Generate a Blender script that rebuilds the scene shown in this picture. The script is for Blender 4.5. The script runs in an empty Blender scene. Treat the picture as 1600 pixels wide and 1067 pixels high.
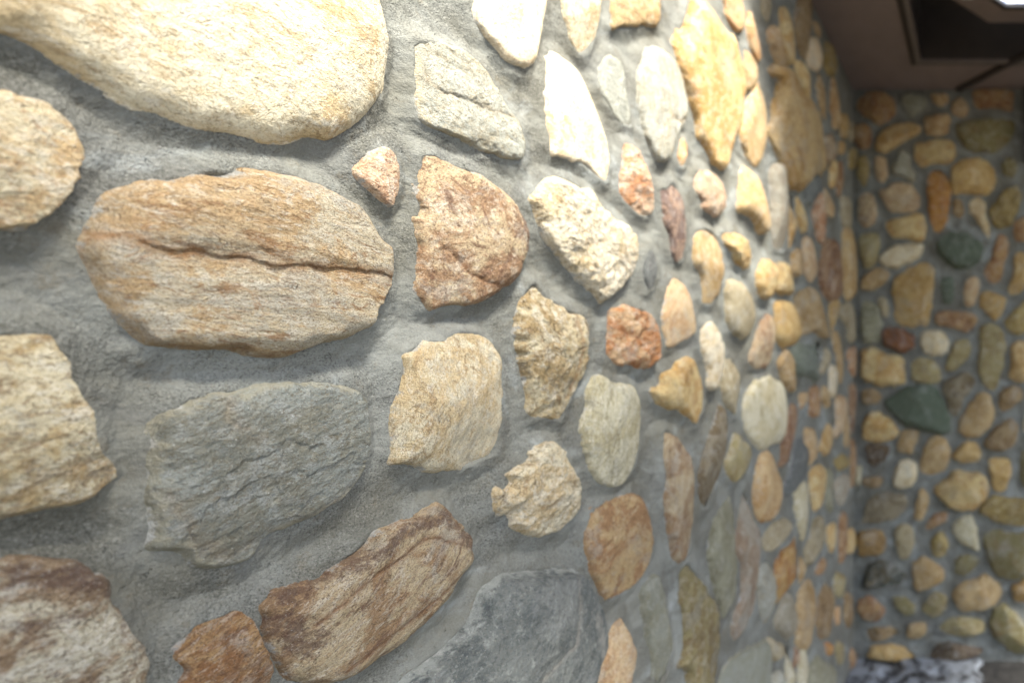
import bpy, math, random
import numpy as np
from math import radians

# ---------------------------------------------------------------- camera, sky, sun, exposure
scene = bpy.context.scene
C = scene.collection
WALL_X = -0.53        # face of the near wall
WALL_Y = 2.267        # face of the far wall
EYE = 1.405           # camera height
CEIL = EYE + 1.125    # underside of the ceiling

cam_data = bpy.data.cameras.new('camera')
cam = bpy.data.objects.new('camera', cam_data)
C.objects.link(cam)
cam.location = (0, 0, EYE)
cam.rotation_euler = (radians(90), 0, 0)
cam_data.sensor_width = 36.0
cam_data.lens = 18.0
cam_data.shift_x = -0.4519
cam_data.shift_y = 0.0022
cam_data.clip_start = 0.01
cam_data.clip_end = 500
cam_data.dof.use_dof = True
cam_data.dof.focus_distance = 0.44
cam_data.dof.aperture_fstop = 2.9
cam_data.dof.aperture_blades = 9
scene.camera = cam

SUN_DIR = (0.52, -0.22, 0.82)      # towards the sun
world = bpy.data.worlds.new('World')
scene.world = world
world.use_nodes = True
wn = world.node_tree
wn.nodes.clear()
sky = wn.nodes.new('ShaderNodeTexSky')
sky.sky_type = 'NISHITA'
sky.sun_disc = False
_h = math.hypot(SUN_DIR[0], SUN_DIR[1])
sky.sun_elevation = math.atan2(SUN_DIR[2], _h)
sky.sun_rotation = math.atan2(SUN_DIR[0], SUN_DIR[1])
sky.dust_density = 2.5
sky.air_density = 1.0
bg = wn.nodes.new('ShaderNodeBackground')
bg.inputs['Strength'].default_value = 0.10
wo = wn.nodes.new('ShaderNodeOutputWorld')
wn.links.new(sky.outputs[0], bg.inputs['Color'])
wn.links.new(bg.outputs[0], wo.inputs['Surface'])

sun_data = bpy.data.lights.new('sun', 'SUN')
sun_data.energy = 3.9
sun_data.angle = radians(16)
sun_data.color = (1.0, 0.95, 0.86)
sun = bpy.data.objects.new('sun', sun_data)
C.objects.link(sun)
from mathutils import Vector
sun.rotation_euler = Vector(SUN_DIR).to_track_quat('Z', 'Y').to_euler()
sun.location = (3, -2, 6)

scene.view_settings.view_transform = 'Standard'
scene.view_settings.look = 'None'
scene.view_settings.gamma = 1
scene.view_settings.use_curve_mapping = False
scene.view_settings.exposure = 2.24

# ---------------------------------------------------------------- noise on arrays
def _hash(ix, iy, seed):
    h = (ix.astype(np.int64) * 374761393 + iy.astype(np.int64) * 668265263 + seed * 1274126177) & 0xffffffff
    h = ((h ^ (h >> 13)) * 1103515245) & 0xffffffff
    h = (h ^ (h >> 16)) & 0xffffffff
    return h
def perlin(x, y, seed=0):
    ix = np.floor(x); iy = np.floor(y)
    fx = x - ix; fy = y - iy
    ux = fx*fx*fx*(fx*(fx*6-15)+10); uy = fy*fy*fy*(fy*(fy*6-15)+10)
    def g(dx, dy):
        a = _hash(ix+dx, iy+dy, seed) * (2*math.pi/4294967296.0)
        return np.cos(a)*(fx-dx) + np.sin(a)*(fy-dy)
    a = g(0, 0); b = g(1, 0); c = g(0, 1); d = g(1, 1)
    return 1.4*((a + ux*(b-a)) + uy*((c + ux*(d-c)) - (a + ux*(b-a))))
def fbm(x, y, octv=4, seed=0, gain=0.5):
    r = np.zeros_like(x); amp = 1.0; f = 1.0
    for k in range(octv):
        r += amp*perlin(x*f + 17.3*k, y*f - 9.1*k, seed + k)
        amp *= gain; f *= 2.03
    return r
def ridged(x, y, octv=3, seed=0):
    r = np.zeros_like(x); amp = 1.0; f = 1.0
    for k in range(octv):
        r += amp*(1 - 2*np.abs(perlin(x*f + 3.3*k, y*f + 5.7*k, seed + k)))
        amp *= 0.5; f *= 2.1
    return r

def chaikin(p, n=2):
    for _ in range(n):
        q = np.roll(p, -1, axis=0)
        p = np.stack([0.83*p + 0.17*q, 0.17*p + 0.83*q], axis=1).reshape(-1, 2)
    return p
def signed_dist(px, py, poly):
    """distance to a closed outline, positive inside"""
    d2 = np.full(px.shape, 1e9); inside = np.zeros(px.shape, bool)
    n = len(poly)
    for i in range(n):
        ax, ay = poly[i]; bx, by = poly[(i+1) % n]
        ex, ey = bx-ax, by-ay
        L = ex*ex + ey*ey + 1e-15
        t = np.clip(((px-ax)*ex + (py-ay)*ey)/L, 0, 1)
        dx = px-ax-t*ex; dy = py-ay-t*ey
        np.minimum(d2, dx*dx+dy*dy, out=d2)
        if (ay > by) != (ay < by) or ay != by:
            c = ((ay > py) != (by > py))
            xi = ax + (py-ay)*ex/(ey if ey != 0 else 1e-15)
            inside ^= (c & (px < xi))
    d = np.sqrt(d2)
    return np.where(inside, d, -d)
def line_dist(px, py, line):
    """distance to an open polyline and the side (+ above/left)"""
    best = np.full(px.shape, 1e9); side = np.zeros(px.shape)
    for i in range(len(line)-1):
        ax, ay = line[i]; bx, by = line[i+1]
        ex, ey = bx-ax, by-ay
        L = ex*ex + ey*ey + 1e-15
        t = np.clip(((px-ax)*ex + (py-ay)*ey)/L, 0, 1)
        dx = px-ax-t*ex; dy = py-ay-t*ey
        d = np.sqrt(dx*dx+dy*dy)
        m = d < best
        best = np.where(m, d, best)
        side = np.where(m, np.sign(ex*(py-ay) - ey*(px-ax)), side)
    return best, side

# ---------------------------------------------------------------- object helpers
def grid_mesh(name, X, Y, Z, keep=None, attrs=None, flip=False):
    """a height-field sheet from 2-D coordinate arrays; keep is a mask over its cells"""
    nr, nc = X.shape
    idx = np.arange(nr*nc).reshape(nr, nc)
    q = np.stack([idx[:-1, :-1], idx[:-1, 1:], idx[1:, 1:], idx[1:, :-1]], axis=-1)
    if flip: q = q[..., ::-1]
    q = q[keep] if keep is not None else q.reshape(-1, 4)
    used = np.unique(q)
    remap = np.full(nr*nc, -1, np.int64); remap[used] = np.arange(len(used))
    q = remap[q]
    co = np.stack([X.ravel()[used], Y.ravel()[used], Z.ravel()[used]], axis=1).astype(np.float32)
    me = bpy.data.meshes.new(name)
    me.vertices.add(len(co)); me.vertices.foreach_set('co', co.ravel())
    me.loops.add(q.size); me.loops.foreach_set('vertex_index', q.ravel().astype(np.int32))
    me.polygons.add(len(q))
    me.polygons.foreach_set('loop_start', (np.arange(len(q))*4).astype(np.int32))
    me.polygons.foreach_set('loop_total', np.full(len(q), 4, np.int32))
    me.polygons.foreach_set('use_smooth', np.ones(len(q), bool))
    me.update(calc_edges=True)
    for k, arr in (attrs or {}).items():
        if isinstance(arr, tuple):
            at = me.attributes.new(k, 'FLOAT_VECTOR', 'POINT')
            v = np.stack([a.ravel()[used] for a in arr], axis=1).astype(np.float32)
            at.data.foreach_set('vector', v.ravel())
        else:
            at = me.attributes.new(k, 'FLOAT', 'POINT')
            at.data.foreach_set('value', arr.ravel()[used].astype(np.float32))
    return me
def link(name, me, mat=None, parent=None, loc=(0, 0, 0)):
    o = bpy.data.objects.new(name, me)
    C.objects.link(o)
    if mat: me.materials.append(mat)
    if parent: o.parent = parent
    o.location = loc
    return o
def thing(o, label, cat, group=None):
    o['label'] = label; o['category'] = cat
    if group: o['group'] = group
    return o
def empty(name, loc):
    o = bpy.data.objects.new(name, None); C.objects.link(o); o.location = loc
    o.empty_display_size = 0.1
    return o
def raw(name, verts, faces):
    me = bpy.data.meshes.new(name); me.from_pydata(verts, [], faces); me.update(); return me
def box(x0, x1, y0, y1, z0, z1):
    v = [(x0,y0,z0),(x1,y0,z0),(x1,y1,z0),(x0,y1,z0),(x0,y0,z1),(x1,y0,z1),(x1,y1,z1),(x0,y1,z1)]
    f = [(3,2,1,0),(4,5,6,7),(0,1,5,4),(1,2,6,5),(2,3,7,6),(3,0,4,7)]
    return v, f
def boxes(name, bs):
    V = []; F = []
    for b_ in bs:
        v, f = box(*b_); n = len(V)
        V += v; F += [tuple(i+n for i in q) for q in f]
    return raw(name, V, F)

# ---------------------------------------------------------------- materials
def new_mat(name):
    m = bpy.data.materials.new(name); m.use_nodes = True
    nt = m.node_tree; nt.nodes.clear()
    return m, nt
class N:
    def __init__(s, nt): s.nt = nt
    def n(s, t, **kw):
        o = s.nt.nodes.new(t)
        for k, v in kw.items(): setattr(o, k, v)
        return o
    def l(s, a, b): s.nt.links.new(a, b)
    def put(s, sock, v):
        if hasattr(v, 'node'): s.l(v, sock)
        else: sock.default_value = v
    def math(s, op, a, b=0.0, clamp=False):
        m = s.n('ShaderNodeMath', operation=op, use_clamp=clamp)
        s.put(m.inputs[0], a); s.put(m.inputs[1], b); return m.outputs[0]
    def noise(s, vec, scale, detail=3, rough=0.5, dist=0.0):
        m = s.n('ShaderNodeTexNoise')
        s.put(m.inputs['Vector'], vec); s.put(m.inputs['Scale'], scale)
        m.inputs['Detail'].default_value = detail; m.inputs['Roughness'].default_value = rough
        m.inputs['Distortion'].default_value = dist
        return m.outputs['Fac']
    def ramp(s, v, lo, hi, a=0.0, b=1.0):
        m = s.n('ShaderNodeMapRange'); m.interpolation_type = 'SMOOTHSTEP'
        s.put(m.inputs[0], v); s.put(m.inputs[1], lo); s.put(m.inputs[2], hi)
        m.inputs[3].default_value = a; m.inputs[4].default_value = b
        return m.outputs[0]
    def mix(s, f, a, b, mode='MIX'):
        m = s.n('ShaderNodeMix', data_type='RGBA', blend_type=mode, clamp_factor=True)
        s.put(m.inputs[0], f)
        for k, v in ((6, a), (7, b)):
            if not hasattr(v, 'node') and len(v) == 3: v = (*v, 1)
            s.put(m.inputs[k], v)
        return m.outputs[2]
    def attr(s, name, typ='GEOMETRY'):
        m = s.n('ShaderNodeAttribute', attribute_name=name, attribute_type=typ); return m
    def scale(s, vec, xyz):
        m = s.n('ShaderNodeVectorMath', operation='MULTIPLY')
        s.put(m.inputs[0], vec); s.put(m.inputs[1], xyz); return m.outputs[0]

MORTAR = (0.315, 0.325, 0.30)
def mortar_colour(k, P):
    big = k.noise(P, 6, 5, 0.65, 0.5)
    col = k.mix(k.ramp(big, 0.36, 0.64), (0.150, 0.147, 0.120), (0.222, 0.230, 0.208))
    damp = k.noise(P, 11, 5, 0.7, 1.0)
    col = k.mix(k.ramp(damp, 0.52, 0.62, 0, 0.5), col, (0.13, 0.132, 0.122))
    lime = k.ramp(k.noise(P, 5.0, 6, 0.75, 1.2), 0.53, 0.66)
    col = k.mix(k.math('MULTIPLY', lime, 0.38), col, (0.42, 0.46, 0.46))
    mid = k.noise(P, 60, 5, 0.75)
    col = k.mix(k.ramp(mid, 0.55, 0.68, 0, 0.5), col, (0.15, 0.13, 0.092))
    rough = k.ramp(k.noise(P, 13, 3, 0.6), 0.38, 0.6, 0.25, 1.0)
    sand = k.noise(P, 600, 2, 0.8)
    col = k.mix(k.math('MULTIPLY', rough, k.ramp(sand, 0.47, 0.36, 0, 0.75)), col, (0.06, 0.058, 0.05))
    col = k.mix(k.math('MULTIPLY', rough, k.ramp(sand, 0.56, 0.66, 0, 0.5)), col, (0.36, 0.35, 0.31))
    return col

def make_mortar():
    m, nt = new_mat('mortar'); k = N(nt)
    P = k.n('ShaderNodeTexCoord').outputs['Object']
    col = mortar_colour(k, P)
    sand = k.noise(P, 700, 2, 0.8)
    grit = k.noise(P, 230, 4, 0.75)
    rgh = k.ramp(k.noise(P, 13, 3, 0.6), 0.38, 0.6, 0.35, 1.0)
    sand = k.math('MULTIPLY', sand, rgh); grit = k.math('MULTIPLY', grit, rgh)
    pits = k.ramp(k.noise(P, 110, 3, 0.7), 0.34, 0.27)
    brush = k.noise(k.scale(P, (1, 0.35, 1)), 120, 3, 0.6)
    h = k.math('ADD', k.math('MULTIPLY', sand, 1.0), k.math('MULTIPLY', grit, 1.0))
    h = k.math('ADD', h, k.math('MULTIPLY', brush, 0.4))
    h = k.math('SUBTRACT', h, k.math('MULTIPLY', pits, 0.8))
    bp = k.n('ShaderNodeBump'); bp.inputs['Strength'].default_value = 0.9; bp.inputs['Distance'].default_value = 0.0026
    k.l(h, bp.inputs['Height'])
    b = k.n('ShaderNodeBsdfPrincipled'); b.inputs['Roughness'].default_value = 0.92
    b.inputs['Specular IOR Level'].default_value = 0.2
    k.l(col, b.inputs['Base Color']); k.l(bp.outputs[0], b.inputs['Normal'])
    o = k.n('ShaderNodeOutputMaterial'); k.l(b.outputs[0], o.inputs[0])
    return m

def make_stone_mat(kind):
    """S streaked, G granular, Q crumbly quartz, C mica slate, R smooth"""
    cfg = dict(S=dict(st=(1, 2.6, 2.6), sf=0.7, grain=1.0, bump=0.9, spark=0.35, crack=0.5),
               G=dict(st=(1, 1.15, 1.2), sf=0.55, grain=1.0, bump=0.8, spark=0.3, crack=0.3),
               Q=dict(st=(1, 1.1, 1.1), sf=0.6, grain=0.9, bump=1.3, spark=0.5, crack=0.75),
               C=dict(st=(1, 1.3, 1.3), sf=0.6, grain=1.2, bump=0.8, spark=0.35, crack=0.2),
               R=dict(st=(1, 1.5, 1.5), sf=0.5, grain=0.8, bump=0.6, spark=0.15, crack=0.3))[kind]
    m, nt = new_mat({'S': 'streaked_stone', 'G': 'granular_stone', 'Q': 'quartz_stone', 'C': 'slate_stone', 'R': 'smooth_stone'}[kind])
    k = N(nt)
    P = k.attr('tc').outputs['Vector']
    c1 = k.attr('col1', 'OBJECT').outputs['Color']
    c2 = k.attr('col2', 'OBJECT').outputs['Color']
    c3 = k.attr('col3', 'OBJECT').outputs['Color']
    edge = k.attr('edge').outputs['Fac']
    crk = k.attr('crk').outputs['Fac']
    W = k.n('ShaderNodeTexNoise'); k.put(W.inputs['Vector'], P); W.inputs['Scale'].default_value = 30; W.inputs['Detail'].default_value = 3
    WA = k.n('ShaderNodeVectorMath', operation='ADD'); k.l(P, WA.inputs[0]); k.l(k.scale(W.outputs['Color'], (0.012, 0.012, 0.012)), WA.inputs[1])
    PS = k.scale(WA.outputs[0], cfg['st'])
    dark = k.mix(0.65, c3, (0.05, 0.04, 0.03))
    pale = k.mix(0.12 if kind == 'C' else 0.33, c1, (0.80, 0.785, 0.745))
    fs = k.attr('fs', 'OBJECT').outputs['Fac']; gr = k.attr('gr', 'OBJECT').outputs['Fac']; sk = k.attr('sk', 'OBJECT').outputs['Fac']
    big = k.noise(P, k.math('MULTIPLY', fs, 1.9), 6, 0.7, 0.9)
    col = k.mix(k.ramp(big, 0.46, 0.56), c1, k.mix(0.3, c2, c3))
    blot = k.noise(PS, k.math('MULTIPLY', fs, 2.6), 7, 0.8, 1.0)
    col = k.mix(k.ramp(blot, 0.54, 0.60, 0, 0.30 if kind == 'C' else 0.85), col, k.mix(0.25, c3, (0.10, 0.07, 0.05)))
    col = k.mix(k.ramp(blot, 0.45, 0.38, 0, 0.75), col, pale)
    cool = k.noise(P, k.math('MULTIPLY', fs, 2.3), 6, 0.75, 0.6)
    col = k.mix(k.ramp(cool, 0.53, 0.62, 0, 0.6), col, k.mix(0.7, c1, (0.33, 0.34, 0.32)))
    streak = k.noise(PS, 48, 6, 0.75, 0.5)
    col = k.mix(k.math('MULTIPLY', sk, k.ramp(streak, 0.50, 0.62, 0, cfg['sf'])), col, c2)
    st2 = k.noise(PS, 85, 5, 0.75, 0.3)
    col = k.mix(k.math('MULTIPLY', sk, k.ramp(st2, 0.54, 0.66, 0, cfg['sf']*0.8)), col, c3)
    pl = k.noise(PS, 70, 5, 0.75)
    col = k.mix(k.ramp(pl, 0.52, 0.64, 0, 0.7), col, pale)
    spots = k.noise(P, 42, 6, 0.8, 1.0)
    col = k.mix(k.ramp(spots, 0.57, 0.64, 0, 0.6 if kind in 'GSQ' else 0.3), col, c3)
    if cfg['crack'] > 0.05:
        cn = k.noise(PS, 22, 4, 0.6, 1.2)
        thin = k.ramp(k.math('ABSOLUTE', k.math('SUBTRACT', cn, 0.5)), 0.012, 0.0, 0, cfg['crack'])
        thin = k.math('MULTIPLY', thin, k.ramp(k.noise(P, 20, 2), 0.45, 0.6))
        col = k.mix(thin, col, k.mix(0.6, c3, (0.05, 0.035, 0.02)))
    col = k.mix(k.math('MULTIPLY', crk if kind != 'C' else k.math('MULTIPLY', crk, 0.4), k.ramp(k.noise(P, 120, 3), 0.3, 0.6, 0.3, 0.9)), col, k.mix(0.35, c3, (0.32, 0.13, 0.03)))
    stn = k.attr('stn').outputs['Fac']
    sn_ = k.noise(P, 90, 5, 0.8)
    col = k.mix(k.math('MULTIPLY', k.ramp(k.math('ADD', stn, k.math('MULTIPLY', k.math('SUBTRACT', sn_, 0.5), 3.6)), 0.30, 1.0), 0.8), col, k.mix(0.5, c3, (0.07, 0.04, 0.035)))
    col = k.mix(k.math('MULTIPLY', k.ramp(k.math('ADD', k.math('MULTIPLY', stn, -1.0), k.math('MULTIPLY', k.math('SUBTRACT', sn_, 0.5), 1.5)), 0.35, 0.65), 0.85), col, (0.74, 0.66, 0.52))
    fine = k.noise(PS, k.math('MULTIPLY', gr, 300), 4, 0.85)
    g_ = cfg['grain']
    col = k.mix(k.ramp(fine, 0.48, 0.37, 0, 0.75*g_), col, dark)
    col = k.mix(k.ramp(fine, 0.55, 0.66, 0, (0.16 if kind == 'C' else 0.42)*g_), col, pale)
    fine3 = k.noise(P, 800, 1, 0.7)
    col = k.mix(k.ramp(fine3, 0.42, 0.32, 0, 0.6*g_), col, dark)
    warm = k.noise(P, 210, 3, 0.8)
    col = k.mix(k.ramp(warm, 0.55, 0.66, 0, 0.5*g_), col, c2)
    rim = k.ramp(k.math('ADD', edge, k.math('MULTIPLY', k.math('SUBTRACT', k.noise(P, 60, 5, 0.75), 0.5), 0.03)), 0.006, 0.001)
    col = k.mix(k.math('MULTIPLY', rim, 0.5 if kind == 'C' else 0.25), col, c3 if kind == 'C' else k.mix(0.5, c2, c3))
    # mortar smeared over the rim
    smear = k.math('SUBTRACT', 1.0, k.ramp(k.math('ADD', edge, k.math('MULTIPLY', k.math('SUBTRACT', k.noise(P, 48, 6, 0.75), 0.5), 0.024)), -0.0018, 0.0002))
    col = k.mix(k.math('MULTIPLY', smear, 0.85), col, (0.40, 0.40, 0.37))
    # relief
    h = k.math('MULTIPLY', k.noise(P, k.math('MULTIPLY', gr, 460), 3, 0.85), 1.1)
    h = k.math('ADD', h, k.math('MULTIPLY', k.noise(PS, 110, 6, 0.8), 1.1))
    h = k.math('ADD', h, k.math('MULTIPLY', k.noise(P, 150, 4, 0.65), 0.9))
    if cfg['crack'] > 0.05:
        h = k.math('SUBTRACT', h, k.math('MULTIPLY', thin, 1.2))
    bp = k.n('ShaderNodeBump'); bp.inputs['Strength'].default_value = min(1.0, cfg['bump']); bp.inputs['Distance'].default_value = 0.0031
    k.l(h, bp.inputs['Height'])
    b = k.n('ShaderNodeBsdfPrincipled')
    gl = k.attr('gloss', 'OBJECT').outputs['Fac']
    sp = k.ramp(k.noise(P, 820, 1, 0.5), 0.70, 0.76)
    col = k.mix(k.math('MULTIPLY', sp, cfg['spark']), col, (0.85, 0.85, 0.82))
    k.l(col, b.inputs['Base Color'])
    rough = k.math('SUBTRACT', 0.78, k.math('MULTIPLY', sp, 0.4*cfg['spark']))
    rough = k.math('SUBTRACT', rough, k.math('MULTIPLY', gl, 0.5))
    k.l(rough, b.inputs['Roughness'])
    b.inputs['Specular IOR Level'].default_value = 0.35
    k.l(bp.outputs[0], b.inputs['Normal'])
    o = k.n('ShaderNodeOutputMaterial'); k.l(b.outputs[0], o.inputs[0])
    return m

def simple_mat(name, col, rough=0.7, spec=0.3, var=0.15, bump=0.0, scale=40, metal=0.0):
    m, nt = new_mat(name); k = N(nt)
    P = k.n('ShaderNodeTexCoord').outputs['Object']
    n1 = k.noise(P, scale, 5, 0.6)
    c = k.mix(k.ramp(n1, 0.3, 0.7), tuple(x*(1-var) for x in col), tuple(min(1, x*(1+var)) for x in col))
    b = k.n('ShaderNodeBsdfPrincipled'); k.l(c, b.inputs['Base Color'])
    b.inputs['Roughness'].default_value = rough; b.inputs['Specular IOR Level'].default_value = spec
    b.inputs['Metallic'].default_value = metal
    if bump:
        bp = k.n('ShaderNodeBump'); bp.inputs['Distance'].default_value = bump
        k.l(k.noise(P, scale*4, 4, 0.7), bp.inputs['Height']); k.l(bp.outputs[0], b.inputs['Normal'])
    o = k.n('ShaderNodeOutputMaterial'); k.l(b.outputs[0], o.inputs[0])
    return m

M_MORTAR = make_mortar()
M_STONE = {q: make_stone_mat(q) for q in 'SGQCR'}
PAL = {
 'cream': ((.70,.63,.50),(.64,.52,.35),(.46,.32,.18)),
 'creamwhite': ((.72,.65,.54),(.64,.54,.39),(.45,.32,.18)),
 'creamtan': ((.62,.54,.40),(.54,.41,.25),(.40,.24,.13)),
 'creamolive': ((.57,.50,.37),(.46,.35,.20),(.27,.18,.10)),
 'creampale': ((.56,.52,.42),(.48,.42,.30),(.36,.30,.18)),
 'creampink': ((.60,.48,.34),(.52,.38,.26),(.40,.24,.14)),
 'creamgreen': ((.57,.53,.42),(.52,.46,.32),(.30,.26,.17)),
 'creamrust': ((.60,.48,.28),(.50,.32,.12),(.35,.15,.04)),
 'white': ((.78,.70,.58),(.74,.62,.46),(.66,.46,.28)),
 'tanstreak': ((.60,.53,.42),(.53,.40,.25),(.36,.20,.10)),
 'tan': ((.46,.34,.20),(.38,.26,.13),(.28,.17,.08)),
 'tangold': ((.50,.36,.18),(.44,.29,.12),(.30,.17,.06)),
 'tangrey': ((.40,.34,.24),(.34,.29,.20),(.24,.18,.10)),
 'tanpink': ((.52,.40,.27),(.46,.32,.20),(.38,.22,.12)),
 'tanorange': ((.54,.40,.24),(.46,.30,.15),(.34,.18,.08)),
 'gold': ((.54,.40,.22),(.46,.30,.13),(.32,.16,.05)),
 'goldcream': ((.62,.49,.28),(.54,.36,.16),(.36,.20,.08)),
 'goldrust': ((.50,.34,.15),(.36,.17,.05),(.26,.10,.03)),
 'goldbrown': ((.36,.23,.09),(.28,.16,.05),(.10,.06,.03)),
 'orange': ((.52,.37,.22),(.48,.27,.12),(.38,.17,.07)),
 'pinkorange': ((.62,.49,.38),(.56,.32,.19),(.46,.19,.09)),
 'pinkcream': ((.58,.45,.34),(.50,.34,.24),(.42,.22,.13)),
 'pinkrust': ((.52,.41,.28),(.36,.235,.145),(.20,.105,.065)),
 'pinkgrey': ((.36,.33,.28),(.32,.24,.17),(.22,.13,.09)),
 'ruststreak': ((.52,.42,.29),(.40,.27,.16),(.17,.095,.065)),
 'rust': ((.40,.26,.14),(.29,.15,.07),(.16,.08,.045)),
 'rusttan': ((.40,.26,.13),(.30,.15,.07),(.18,.08,.04)),
 'rustorange': ((.50,.35,.22),(.42,.20,.09),(.28,.11,.05)),
 'rustbrown': ((.34,.22,.13),(.24,.12,.06),(.13,.06,.04)),
 'wetrust': ((.18,.08,.05),(.28,.11,.03),(.06,.03,.03)),
 'brown': ((.32,.23,.13),(.25,.16,.08),(.15,.09,.04)),
 'brownspeck': ((.50,.45,.36),(.30,.215,.14),(.13,.08,.055)),
 'brownspeckle': ((.46,.34,.20),(.34,.20,.11),(.20,.11,.06)),
 'purplebrown': ((.36,.24,.18),(.15,.09,.08),(.08,.05,.05)),
 'darkbrown': ((.12,.08,.04),(.08,.05,.03),(.05,.03,.02)),
 'greybrown': ((.28,.24,.18),(.20,.15,.09),(.10,.07,.04)),
 'greymica': ((.235,.245,.235),(.095,.105,.105),(.33,.30,.23)),
 'bluegrey': ((.095,.105,.108),(.045,.052,.055),(.44,.45,.43)),
 'greycream': ((.42,.42,.385),(.27,.285,.275),(.46,.38,.26)),
 'greypale': ((.42,.42,.38),(.34,.35,.33),(.24,.23,.20)),
 'greypink': ((.43,.40,.34),(.38,.34,.28),(.30,.23,.18)),
 'greyolive': ((.29,.28,.21),(.24,.23,.17),(.17,.15,.09)),
 'greygreen': ((.30,.305,.27),(.23,.24,.21),(.34,.31,.22)),
 'greytan': ((.34,.31,.25),(.28,.25,.19),(.22,.16,.10)),
 'darkblue': ((.12,.13,.13),(.06,.065,.065),(.26,.26,.26)),
 'greenblue': ((.12,.14,.11),(.10,.12,.10),(.28,.29,.27)),
 'darkgreen': ((.085,.11,.085),(.06,.085,.07),(.14,.16,.12)),
 'blackgreen': ((.03,.045,.045),(.02,.03,.03),(.16,.11,.05)),
 'darkolive': ((.17,.15,.07),(.13,.125,.06),(.22,.14,.06)),
 'olivegold': ((.34,.26,.11),(.28,.20,.08),(.16,.11,.04)),
 'olivetan': ((.34,.29,.16),(.29,.23,.12),(.20,.14,.07)),
 'amber': ((.46,.25,.08),(.40,.18,.05),(.26,.10,.03)),
}

def _sat(c, s):
    l = .3*c[0]+.6*c[1]+.1*c[2]
    return tuple(max(.01, l+(x-l)*s) for x in c)
FARPAL = {k: tuple(_sat((c[0], c[1]*1.01, c[2]*.88), 1.06) for c in v) for k, v in PAL.items()}
PAL = {k: tuple(_sat((c[0]*.985, c[1], c[2]*.94), 1.10) for c in v) for k, v in PAL.items()}

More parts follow.
